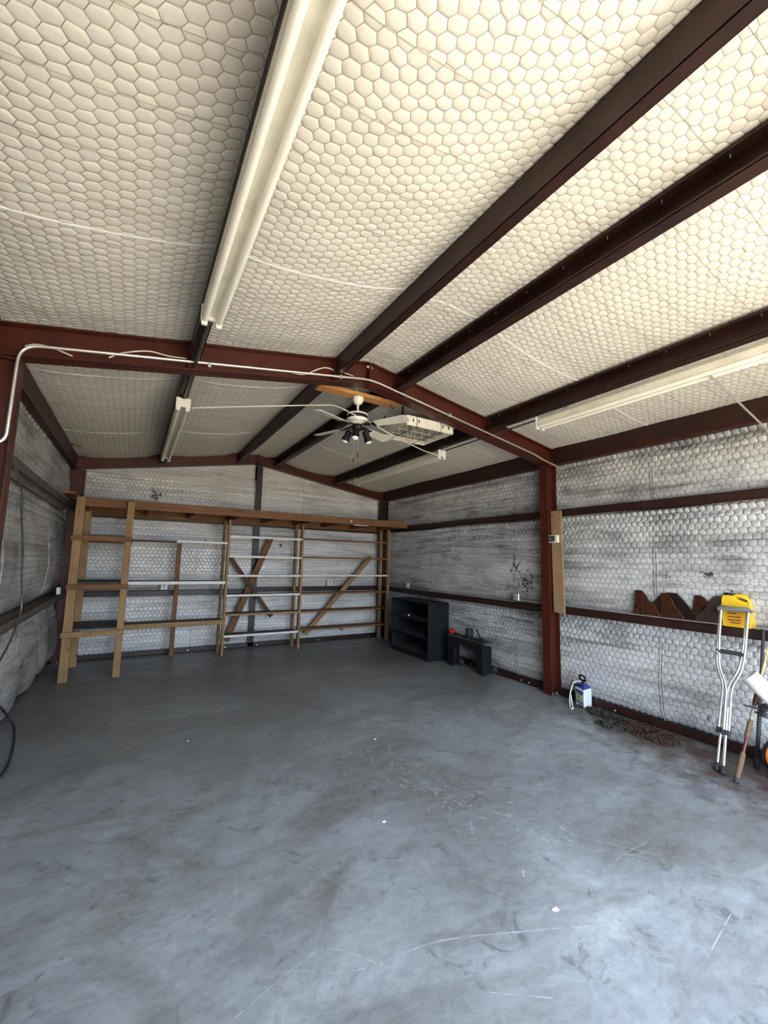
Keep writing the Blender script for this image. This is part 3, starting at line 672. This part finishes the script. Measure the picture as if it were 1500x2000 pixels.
for x in (X0+.005, X1-.02):
    for y in (Y0+.1, Y1-.1): MB().box(x, x+.015, y, y+.02, Z1-.01, zroof(x)-.24+ .06).build('hanger', M['black'], bxr)
MB().box(X0-.20, X1+.32, Y1-.12, Y1-.08, Z1, Z1+.035).build('cross_bar', M['dkred'], bxr)

# ================================================================== TIMBER SHELVING AND LOFT BEAM
sh = thing('timber_shelving', (2.0, 7.4, 0), 'long built-in timber shelving with loft beam along the back wall', 'shelving')
def part(n, mat, *a, bev=.003, lab=None): return MB().box(*a).build(n, M[mat], sh, bevel=bev, label=lab)
part('header_beam', 'brown_x', -.66, 4.685, 6.985, 7.025, 2.305, 2.43)
part('header_beam', 'brown_x', -.80, 4.66, 8.02, 8.06, 2.27, 2.40)
for x in (-.70, .12, .75, 1.42, 2.02, 2.64, 3.25, 3.9, 4.55): part('joist', 'brown_y', x, x+.04, 7.025, 8.02, 2.30, 2.395)
for k in range(5): part('deck_plank', 'brown_x', -.78, 4.66, 7.04+k*.2, 7.225+k*.2, 2.396, 2.418)
part('deck_plank', 'brown_y', -.84, -.70, 6.55, 8.0, 2.41, 2.44)
# deep left bay
part('post', 'pine_z', -.715, -.615, 6.895, 6.985, 0, 2.42)
part('post', 'pine_z', -.70, -.60, 7.76, 7.80, 0, 2.30)
part('post', 'pine_z', -.125, -.040, 6.90, 6.985, 0, 2.40)
part('post', 'pine_z', -.095, -.055, 7.76, 7.85, 0, 2.30)
for z, m_ in ((1.865, 'brown_x'), (1.215, 'brown_x'), (.60, 'pine_x')):
    part('rail', m_, -.73, -.03, 6.855, 6.893, z-.035, z+.035)
    part('shelf_board', 'greyshelf', -.70, -.05, 6.99, 7.76, z+.035, z+.055)
    part('rail', 'brown_x', -.72, -.03, 7.80, 7.84, z-.04, z+.03)
# second bay
part('shelf_board', 'dark_x', -.04, .58, 7.56, 7.84, 1.865, 1.890); part('shelf_board', 'whitewood', .585, 1.37, 7.56, 7.84, 1.870, 1.905, lab='white painted shelf board')
part('shelf_board', 'whitewood', -.04, 1.37, 7.56, 7.60, 1.195, 1.245, lab='white painted front edge'); part('shelf_board', 'greyshelf', -.04, 1.37, 7.60, 7.86, 1.225, 1.250)
part('shelf_board', 'greyshelf', -.04, 1.37, 7.60, 7.86, .575, .600); part('rail', 'pine_x', -.03, 1.41, 7.545, 7.585, .53, .60)
part('post', 'brown_z', .62, .69, 7.875, 7.915, 0, 1.86)
# ladder posts
for x in (1.385, 2.715, 4.63):
    part('post', 'pine_z', x-.005, x+.035, 7.605, 7.695, 0, 2.30); part('post', 'pine_z', x-.03, x+.01, 7.88, 7.97, 0, 2.30)
for k, z in enumerate((2.01, 1.665, 1.333, .995, .67, .315)):
    m_ = 'whitewood' if k in (0, 1, 2, 3, 5) else 'pine_x'
    part('rail', m_, 1.415, 2.715, 7.60, 7.625, z-.018, z+.018, lab='white painted front edge' if m_ == 'whitewood' else None); part('shelf_board', 'greyshelf', 1.42, 2.71, 7.626, 7.90, z-.004, z+.014)
for k, z in enumerate((2.025, 1.682, 1.337, 1.002, .668, .338)):
    m_ = 'whitewood' if k == 2 else 'brown_x'
    part('rail', m_, 2.75, 4.63, 7.62, 7.645, z-.016, z+.016, lab='white painted front edge' if m_ == 'whitewood' else None); part('shelf_board', 'brown_x', 2.75, 4.625, 7.646, 7.90, z-.004, z+.012)
for a, c, m_, w_ in (((1.50, 8.0, 1.66), (2.32, 8.0, .56), 'dark_z', .07), ((2.24, 8.045, 2.03), (1.53, 8.045, .16), 'brown_z', .11), ((4.43, 8.0, 1.73), (3.0, 8.0, .19), 'pine_z', .09)):
    MB().bar(a, c, .035, w_, (1,0,0)).build('brace', M[m_], sh, bevel=.002)
MB().lathe([(.018,0),(.018,.006),(.008,.007),(.008,.012)], (3.43, 6.985, 2.36), (0,-1,0), 10).build('eyelet', M['white'], sh)
MB().box(3.50, 3.80, 6.99, 7.02, 2.293, 2.305).build('strip', M['cream'], sh)
# small wood offcut in the left eave
tag(MB().bar((-.95, 7.28, 3.235), (-.78, 7.44, 3.235), .07, .05).build('wood_offcut', M['pine_x'], bevel=.002), 'small wooden offcut tucked on the left eave strut', 'offcut')

# ================================================================== BOARD, BOXES, OUTLETS
tb = thing('wall_board', (4.78, 3.53, 1.02), 'tall tan hardboard strip standing across the girts beside the column', 'board')
MB().prism([(3.515, 2.36), (3.672, 2.36), (3.655, 1.035), (3.498, 1.02)], (4.772, 0, 0), (0,1,0), (0,0,1), (1,0,0), .026).build('plank', M['ply'], tb, bevel=.002)
MB().lathe([(.009,0),(.009,-.003)], (4.772, 3.64, 2.29), (1,0,0), 8).build('nail_hole', M['black'], tb)
sw = thing('wall_control', (4.75, 3.6, 1.97), 'small cream control box fixed on the tan board', 'control box')
MB().box(4.735, 4.772, 3.545, 3.69, 1.935, 2.035).build('case', M['cream'], sw, bevel=.004)
MB().box(4.728, 4.735, 3.585, 3.685, 1.948, 2.025).build('cover_plate', M['dkpipe'], sw)
MB().lathe([(.012,0),(.012,.012),(.001,.013)], (4.728, 3.655, 1.985), (-1,0,0), 10).build('knob', M['bolt'], sw)
def outlet(name, c, nrm, label, mat='steelbox'):
    c = Vector(c); n_ = Vector(nrm); s = n_.cross(Vector((0,0,1)))
    root = thing(name, tuple(c), label, 'outlet box', 'outlet boxes on the girts')
    MB().bar(c-n_*.045, c, .105, .105).build('case', M[mat], root, bevel=.006)
    MB().bar(c, c+n_*.003, .10, .10).build('cover_plate', M[mat], root, bevel=.002)
    for k in (-1, 1): MB().lathe([(.017,0),(.017,.004),(.015,.005)], c+n_*.003+Vector((0,0,.022*k)), n_, 12).build('socket', M['dkpipe'] if mat == 'white' else M['bolt'], root)
    return root
outlet('outlet_box', (4.795, 7.13, 1.165), (-1,0,0), 'small metal outlet box on the right girt near the shelving')
outlet('outlet_box', (4.795, 4.31, 1.17), (-1,0,0), 'metal outlet box on the right girt just left of the column')
outlet('outlet_box', (-.845, 7.45, 1.13), (1,0,0), 'shiny metal outlet box on the left girt by the shelving')
outlet('outlet_box', (.49, 8.15, 1.125), (0,-1,0), 'white double outlet on the back girt behind the second shelf bay', 'white')
outlet('outlet_box', (3.55, 8.15, 1.165), (0,-1,0), 'pale outlet box on the back girt near the long brace', 'white')

# ================================================================== BLACK BOOKCASE
bk_ = thing('bookcase', (4.52, 6.33, 0), 'low black three-shelf bookcase against the right wall', 'bookcase')
def bp(n, m_, *a, bev=.003): return MB().box(*a).build(n, M[m_], bk_, bevel=bev)
A0, A1, B0, B1 = 4.315, 4.755, 5.76, 6.92
bp('side_panel', 'blackfurn', A0, A1, B0, B0+.03, 0, .93); bp('side_panel', 'blackfurn', A0, A1, B1-.03, B1, 0, .93)
bp('top', 'blackfurn', A0-.005, A1, B0+.0, B1, .93, .955); bp('back_panel', 'blackfurn', A1-.012, A1, B0+.03, B1-.03, 0, .93)
for z in (.09, .375, .655):
    s = bp('shelf', 'blackfurn', A0+.01, A1-.012, B0+.03, B1-.03, z-.028, z); MB().box(A0+.025, A1-.02, B0+.035, B1-.035, z, z+.002).build('dust_film', M['dusty'], s)
bp('kick_board', 'blackfurn', A0+.008, A0+.03, B0+.03, B1-.03, 0, .062)
tag(MB().lathe([(.012,0),(.020,.006),(.020,.018),(.012,.026),(.001,.028)], (4.42, 6.50, .657), n=10).build('white_cap', M['paper'], None, True), 'tiny white cap on the bookcase top shelf', 'cap')

# ================================================================== BLACK STEEL BENCH
bn = thing('steel_bench', (4.65, 5.1, 0), 'low black steel trestle with lever handle beside the bookcase', 'trestle')
side = [(4.73, 0), (4.86, 0), (4.90, .26), (4.98, .36), (5.26, .36), (5.34, .26), (5.36, .06), (5.54, .06), (5.54, .455), (4.73, .455)]
side = [(4.70, .0), (4.83, .0), (4.86, .10), (4.885, .25), (4.95, .335), (5.05, .36), (5.30, .36), (5.36, .30), (5.36, .10), (5.40, .0), (5.53, .0), (5.53, .455), (4.72, .455)]
MB().prism(side, (4.535, 0, 0), (0,1,0), (0,0,1), (1,0,0), .045).build('side_frame', M['black'], bn, bevel=.004)
MB().box(4.53, 4.75, 4.715, 5.54, .455, .468).build('bench_top', M['dusty'], bn, bevel=.003)
MB().box(4.58, 4.715, 4.72, 4.80, .02, .40).build('end_panel', M['black'], bn); MB().box(4.58, 4.715, 5.44, 5.52, .02, .40).build('end_panel', M['black'], bn)
MB().box(4.59, 4.72, 5.02, 5.20, .30, .36).build('under_tray', M['dkgreen'], bn)
for y, wx in ((4.745, 4.785), (5.34, 4.66), (5.50, 4.74)):
    wh = MB().lathe([(.02,-.02),(.052,-.018),(.056,-.01),(.056,.01),(.052,.018),(.02,.02)], (wx, y, .056), (1,0,0), 16).build('caster_wheel', M['rubber'], bn, True)
    MB().lathe([(.018,-.023),(.018,.023)], (wx, y, .056), (1,0,0), 10).build('hub', M['dkpipe'], wh)
lv = MB().box(4.55, 4.61, 4.745, 4.81, .468, .52).build('lever_block', M['black'], bn, bevel=.004)
MB().tube([(4.58, 4.79, .50), (4.58, 4.87, .60), (4.58, 4.90, .645)], [.010, .010, .012], 8).build('lever', M['black'], lv, True)
cn = thing('square_can', (4.64, 5.12, .468), 'small black ribbed canister standing on the steel trestle', 'canister')
MB().lathe([(.055,0),(.058,.004),(.058,.14),(.054,.146),(.02,.148)], (4.64, 5.12, .468), n=20).build('body', M['black'], cn, True)
for k in range(5): MB().lathe([(.0585,0),(.0605,.003),(.0585,.006)], (4.64, 5.12, .49+k*.024), n=20).build('rib', M['dkpipe'], cn, True)
fu = thing('red_funnel', (4.62, 5.46, .468), 'red plastic funnel with dark green spout lying on the steel trestle', 'funnel')
MB().lathe([(.044,0),(.048,.01),(.044,.05),(.016,.085)], (4.62, 5.53, .517), (0,-1,0), 18).build('cone', M['red_plastic'], fu, True)
MB().tube([(4.62, 5.445, .510), (4.62, 5.27, .482)], [.014, .010], 10).build('spout', M['dkgreen'], fu, True)

# ================================================================== SPRAYER JUG, CHAINS
jg = thing('sprayer_jug', (4.72, 3.22, 0), 'white plastic sprayer jug with blue top, black handle and pale hose', 'jug')
def jxy(u, v): # local u along front (towards camera side), v depth
    o = Vector((4.60, 3.14, 0)); fu_ = Vector((.095, .215, 0)).normalized(); dv = Vector((.215, -.05, 0)).normalized()
    return o+fu_*u+dv*v
fu_ = Vector((.09, .20, 0)).normalized(); dv = Vector((.22, .02, 0)).normalized(); O = Vector((4.60, 3.14, 0))
def jbox(u0, u1, v0, v1, z0, z1, tp=0):
    P = [O+fu_*u+dv*v_+Vector((0,0,z)) for z, k in ((z0, 0), (z1, tp)) for u, v_ in ((u0+k, v0+k), (u1-k, v0+k), (u1-k, v1-k), (u0+k, v1-k))]
    return MB().add(P, [(0,3,2,1),(4,5,6,7),(0,1,5,4),(1,2,6,5),(2,3,7,6),(3,0,4,7)])
body = jbox(0, .19, 0, .17, .012, .205).build('body', M['jugwhite'], jg, bevel=.012)
for u in (.0, .15):
    jbox(u, u+.04, .01, .16, 0, .014).build('foot', M['jugwhite'], jg)
jbox(.004, .186, .004, .166, .205, .245, .02).build('top', M['blue'], jg, bevel=.01)
lb = jbox(.02, .17, -.0015, 0, .04, .185).build('label', M['cream_print'], body)
jbox(.02, .17, -.003, -.0015, .155, .185).build('label_band', M['blue'], body); jbox(.02, .17, -.003, -.0015, .04, .052).build('label_band', M['blue'], body)
jbox(.045, .15, -.003, -.0015, .137, .149).build('label_text', M['ink'], body)
MB().lathe([(.036,0),(.036,.003),(.02,.0035)], O+fu_*.085+dv*-.0012+Vector((0,0,.09)), -dv.cross(Vector((0,0,1))).cross(Vector((0,0,1)))*-1, 18).build('emblem', M['green'], body)
hc = O+fu_*.10+dv*.08
MB().tube([hc+Vector((0,0,.24)), hc+Vector((0,0,.29))], .012, 8).build('pump_rod', M['black'], jg, True)
hp = arc([hc-fu_*.0+dv*.0+Vector((0,0,.285)), hc+fu_*.06+Vector((0,0,.285)), hc+fu_*.055+Vector((0,0,.335)), hc-fu_*.055+Vector((0,0,.335)), hc-fu_*.06+Vector((0,0,.285)), hc-fu_*.0+Vector((0,0,.285))], .02, 4)
MB().tube(hp, .011, 8).build('handle', M['black'], jg, True)
MB().tube([hc-fu_*.02-dv*.04+Vector((0,0,.235)), hc+fu_*.14-dv*.10+Vector((0,0,.215))], [.014, .008], 8).build('spray_wand', M['black'], jg, True)
MB().tube(smoothpath([hc+Vector((0,0,.27)), hc+fu_*.10-dv*.07+Vector((0,0,.25)), O+fu_*.22-dv*.05+Vector((0,0,.17)), O+fu_*.225-dv*.08+Vector((0,0,.09)), O+fu_*.18-dv*.13+Vector((0,0,.03)), O+fu_*.12-dv*.17+Vector((0,0,.008)), O+fu_*.09-dv*.15+Vector((0,0,.008)), O+fu_*.15-dv*.11+Vector((0,0,.03)), O+fu_*.215-dv*.07+Vector((0,0,.11))]), .0065, 7).build('hose', M['paper'], jg, True)
def chain_heap(name, c, n, ru, rv, hz, mat, label, seed, rot=0):
    r = random.Random(seed); mb = MB()
    for k in range(n):
        q = math.sqrt(r.random()); a = r.uniform(0, 6.28); u, v_ = q*math.cos(a)*ru, q*math.sin(a)*rv
        x, y = u*math.cos(rot)-v_*math.sin(rot), u*math.sin(rot)+v_*math.cos(rot)
        z = .008+hz*(1-q*q)*r.random()
        A = Vector((r.uniform(-1,1), r.uniform(-1,1), r.uniform(-.35,.35))).normalized(); B = A.orthogonal().normalized()
        if abs(B.z) > .8 and r.random() < .5: B = A.cross(B)
        o = Vector((c[0]+x, c[1]+y, z))
        pts_ = [o+A*.024*math.cos(t_)+B*.014*math.sin(t_) for t_ in [2*math.pi*i/8 for i in range(9)]]
        pts_ = [Vector((p.x, p.y, max(p.z, .006))) for p in pts_]
        mb.tube(pts_, .0055, 5, False)
    o = mb.build(name, mat, None, True); return tag(o, label, 'chain', kind='stuff')
chain_heap('rusty_chain', (4.55, 2.42), 420, .30, .17, .035, M['rust'], 'heap of rusty chain on the floor by the right wall', 3, 1.3)
chain_heap('dark_chain', (4.62, 2.93), 150, .22, .09, .04, M['dkchain'], 'thin spread of dark chain on the floor behind the sprayer jug', 5, 1.5)
chain_heap('dark_chain', (4.38, 2.68), 70, .16, .05, .03, M['dkchain'], 'short trail of dark chain in front of the rusty heap', 8, 1.9)

# ================================================================== GIRT-TOP THINGS
def wood_piece(poly, x, th, mat, label, lean=.012):
    z0 = min(p[1] for p in poly)
    mb = MB().prism(poly, (x, 0, 0), (0,1,0), (0,0,1), (1,0,0), th)
    mb.v = [(p[0]+(p[2]-z0)*lean, p[1], p[2]) for p in mb.v]
    o = mb.build('carved_board', M[mat], bevel=.004); return tag(o, label, 'board', 'varnished wood boards on the girt')
zb = 1.1105
wood_piece([(2.66, zb), (2.64, 1.385), (2.575, 1.39), (2.545, 1.365), (2.50, 1.29), (2.44, 1.235), (2.40, 1.165), (2.375, zb)], 4.828, .022, 'gloss', 'reddish varnished board at the left end of the girt row')
wood_piece([(2.53, zb), (2.50, 1.26), (2.455, 1.275), (2.405, 1.34), (2.36, 1.375), (2.34, zb)], 4.853, .018, 'gloss2', 'dark board peeking out behind the first two varnished boards')
wood_piece([(2.385, zb), (2.372, 1.375), (2.32, 1.375), (2.27, 1.32), (2.235, 1.24), (2.19, 1.19), (2.16, 1.13), (2.15, zb)], 4.826, .022, 'gloss', 'brown varnished board second in the row with curved edge')
wood_piece([(2.34, zb), (2.335, 1.382), (2.23, 1.382), (2.175, 1.32), (2.13, 1.26), (2.085, 1.20), (2.03, 1.155), (2.02, zb)], 4.852, .020, 'gloss2', 'near-black glossy board with wavy edge in the middle of the row')
wood_piece([(2.10, zb), (2.075, 1.375), (2.02, 1.378), (1.985, 1.355), (1.955, 1.31), (1.95, zb)], 4.855, .018, 'gloss', 'reddish board behind the purplish board left of the jug')
wood_piece([(2.075, zb), (2.07, 1.155), (2.04, 1.195), (1.995, 1.23), (1.95, 1.295), (1.92, 1.355), (1.88, 1.385), (1.80, 1.385), (1.79, zb)], 4.828, .022, 'plum', 'matt purplish-brown board tucked left of the yellow jug')
yj = thing('yellow_jug', (4.86, 1.73, 1.1105), 'yellow plastic jug with moulded handle standing on the right girt', 'jug')
prof = [(1.62, 1.118), (1.628, 1.1105), (1.825, 1.1105), (1.835, 1.12), (1.835, 1.33), (1.83, 1.375), (1.815, 1.398), (1.775, 1.40), (1.745, 1.395), (1.73, 1.41), (1.69, 1.418), (1.65, 1.405), (1.628, 1.37), (1.62, 1.32)]
# body with a real handle hole: two side blocks around the opening
import bmesh
bmj = bmesh.new()
def ring(poly, x): return [bmj.verts.new((x, y, z)) for y, z in poly]
hole = [(1.672+.038*math.cos(a)+ .012*math.sin(a), 1.368+.020*math.sin(a)-.010*math.cos(a)*1) for a in [2*math.pi*i/14 for i in range(14)]]
hole = [(1.678+.045*math.cos(a), 1.367+.012*math.sin(a)+.28*.045*math.cos(a)) for a in [2*math.pi*i/14 for i in range(14)]]
rings = {}
for x in (4.815, 4.925):
    a_, h_ = ring(prof, x), ring(hole, x); rings[x] = (a_, h_)
    ed = [bmj.edges.new((r_[i], r_[(i+1) % len(r_)])) for r_ in (a_, h_) for i in range(len(r_))]
    bmesh.ops.triangle_fill(bmj, edges=ed, use_beauty=True)
for q in (0, 1):
    A_, B_ = rings[4.815][q], rings[4.925][q]
    for i in range(len(A_)): bmj.faces.new((A_[i], A_[(i+1) % len(A_)], B_[(i+1) % len(A_)], B_[i]))
bmesh.ops.recalc_face_normals(bmj, faces=bmj.faces)
me = bpy.data.meshes.new('body'); bmj.to_mesh(me); bmj.free()
me.transform(Matrix.Translation(-Vector(yj.location))); me.materials.append(M['yellow'])
jb = bpy.data.objects.new('body', me); C.objects.link(jb); jb.parent = yj; jb['_w'] = yj['_w']
md = jb.modifiers.new('b', 'BEVEL'); md.width = .010; md.segments = 3; md.limit_method = 'ANGLE'; md.angle_limit = math.radians(50)
MB().lathe([(.026,0),(.026,.02),(.020,.024),(.001,.025)], (4.87, 1.80, 1.397), n=16).build('cap', M['black'], yj, True)
MB().box(4.8135, 4.8148, 1.655, 1.80, 1.135, 1.255).build('label', M['ylabel'], yj)
for z, a, c in ((1.235, 1.72, 1.79), (1.205, 1.69, 1.79), (1.175, 1.69, 1.79), (1.152, 1.70, 1.77)): MB().box(4.8120, 4.8135, a, c, z-.004, z+.004).build('label_text', M['ink'], yj)

# ================================================================== CRUTCHES
def crutch(y0, dx, label, foot):
    foot = Vector(foot); top = Vector((4.685+dx, y0, 1.275)); ax = (top-foot).normalized(); W = Vector((0, 1, 0)); W = (W-ax*W.dot(ax)).normalized()
    L = (top-foot).length; pt = lambda h, s: foot+ax*h+W*s
    root = thing('crutch', tuple(foot), label, 'crutch', 'aluminium crutches leaning on the girt')
    for s in (-1, 1):
        path = smoothpath([pt(L-.01, s*.100), pt(L*.80, s*.096), pt(L*.66, s*.086), pt(L*.60, s*.070), pt(L*.52, s*.030), pt(L*.47, s*.019), pt(L*.42, s*.018), pt(L*.23, s*.018)], 5)
        MB().tube(path, .0105, 10).build('side_tube', M['alu'], root, True)
    lg = MB().tube([pt(L*.38, 0), pt(.045, 0)], .0105, 10).build('leg_tube', M['alu'], root, True)
    MB().bar(pt(L*.215, 0), pt(L*.245, 0), .030, .062, W).build('clamp', M['rubber'], root, bevel=.004)
    MB().lathe([(.024,0),(.026,.006),(.020,.022),(.016,.055),(.012,.060)], foot, ax, 14).build('rubber_tip', M['rubber'], root, True)
    MB().tube([pt(L-.006, -.128), pt(L+.012, -.10), pt(L+.004, 0), pt(L+.012, .10), pt(L-.004, .128)], [.014, .022, .022, .022, .014], 12).build('underarm_pad', M['grey_pad'], root, True)
    MB().tube([pt(L*.715, -.09), pt(L*.715, .09)], .015, 10).build('hand_grip', M['rubber'], root, True)
    return root
crutch(1.695, .02, 'aluminium crutch leaning on the girt before the yellow jug, nearer one', (4.235, 1.68, 0))
crutch(1.720, .075, 'aluminium crutch nested just behind the other one at the girt', (4.265, 1.735, 0))

# ================================================================== FISHING ROD CLUSTER
a = Vector((4.15, 1.565, .0)); d_ = (Vector((4.72, 1.44, 1.16))-a); 
def rp(t_): return a+d_*t_
rd = thing('fishing_rod', tuple(a), 'cane fishing rod with cork grip and reel leaning at the right edge', 'fishing rod')
MB().tube([rp(.005), rp(.03)], [.020, .019], 12).build('butt_cap', M['rubber'], rd, True)
MB().tube([rp(.03), rp(.10), rp(.17), rp(.185)], [.017, .020, .018, .011], 12).build('cork_grip', M['cork'], rd, True)
MB().tube([rp(.185), rp(.27)], .011, 10).build('handle_shaft', M['wrap'], rd, True)
MB().tube([rp(.27), rp(.28), rp(.37), rp(.385)], [.012, .019, .018, .013], 12).build('cork_grip', M['cork'], rd, True)
MB().tube([rp(.385), rp(.47)], .013, 10).build('reel_seat', M['grille'], rd, True)
MB().tube([rp(.47), rp(.50), rp(.56), rp(.62)], [.013, .019, .016, .008], 12).build('fore_grip', M['wrap'], rd, True)
MB().tube([rp(.61), rp(.9), rp(1.18)], [.0075, .006, .004], 8).build('cane', M['rod'], rd, True)
for t_ in (.80, 1.05): MB().tube([rp(t_)+Vector((0,-.01,0))+Vector((.012*math.cos(q), -.012, .012*math.sin(q))) for q in [k*math.pi/4 for k in range(9)]], .0015, 5, False).build('line_guide', M['bolt'], rd)
rc = rp(.44)+Vector((.02, -.075, .01))
re_ = MB().lathe([(.028,-.045),(.048,-.04),(.052,-.012),(.044,-.008),(.044,.010),(.050,.014),(.046,.040),(.022,.062),(.004,.066)], rc, (.2,-.1,1), 18).build('reel', M['reel'], rd, True)
MB().tube([rp(.43), rc], .008, 8).build('reel_foot', M['reel'], re_, True)
MB().tube([rc+Vector((-.03,.03,.02)), rc+Vector((-.07,.12,.03))], .006, 7).build('crank', M['black'], re_, True)
pp = thing('paper_roll', (4.30, 1.44, .75), 'rolled white sheet hung on the fishing rod at the right edge', 'roll')
ra, rb = Vector((4.27, 1.475, .81)), Vector((4.34, 1.30, .60)); axs = (rb-ra).normalized(); e1 = axs.orthogonal().normalized(); e2 = axs.cross(e1)
mb = MB(); K = 26; vs = []
for p in (ra, rb):
    for k in range(K):
        q = 2*math.pi*1.18*k/(K-1); rr = .062+.0035*q/6.28
        vs.append(p+e1*rr*math.cos(q+2.2)+e2*rr*math.sin(q+2.2))
mb.add(vs, [(k, k+1, K+k+1, K+k) for k in range(K-1)])
o = mb.build('sheet', M['paper'], pp, True); md = o.modifiers.new('s', 'SOLIDIFY'); md.thickness = .003
pk = thing('dark_pole', (4.62, 1.56, 0), 'dark slim pole leaning behind the fishing rod at the right edge', 'pole')
MB().tube([(4.60, 1.585, 0), (4.66, 1.555, .45), (4.77, 1.52, 1.13)], [.014, .015, .012], 10).build('shaft', M['rubber'], pk, True)
MB().lathe([(.018,0),(.020,.01),(.016,.05)], (4.60, 1.585, 0), (.13,-.07,1), 10).build('tip', M['black'], pk, True)
og = thing('orange_reel', (4.55, 1.44, .0), 'orange cord reel standing on the floor at the right picture edge', 'cord reel')
MB().lathe([(.05,-.05),(.13,-.048),(.13,-.040),(.06,-.036),(.06,.036),(.13,.040),(.13,.048),(.05,.05)], (4.55, 1.40, .16), (.4,.9,0), 24).build('spool', M['black'], og, True)
for k in range(7): MB().tube([Vector((4.55, 1.40, .16))+Vector((.4,.9,0)).normalized()*(-.03+k*.010)+(Vector((.9,-.4,0)).normalized()*math.cos(q)+Vector((0,0,1))*math.sin(q))*(.105+.004*(k % 2)) for q in [2*math.pi*i/20 for i in range(21)]], .008, 6, False).build('cord_turn', M['orange'], og, True)
MB().box(4.46, 4.64, 1.33, 1.47, 0, .032).build('stand', M['black'], og)

# ================================================================== SMALL FLOOR LITTER
for (x, y, s), lab in zip(((1.877, 1.469, .020), (2.06, 3.55, .014), (.55, 4.3, .012), (1.5, 2.45, .014)),
    ('pale paint chip on the floor toward the lower right', 'tiny pale chip on the floor in front of the bookcase', 'tiny pale chip on the floor toward the left shelving', 'pale fleck on the floor in the middle of the slab')):
    r = random.Random(x); poly = [(s*r.uniform(.7,1.1)*math.cos(q), s*.7*r.uniform(.7,1.1)*math.sin(q)) for q in [2*math.pi*i/9 for i in range(9)]]
    tag(MB().prism(poly, (x, y, .0003), (1,0,0), (0,1,0), (0,0,1), .004).build('paint_chip', M['stone'], bevel=.001), lab, 'chip', 'litter on the floor')
for o in bpy.data.objects:
    if '_w' in o: del o['_w']
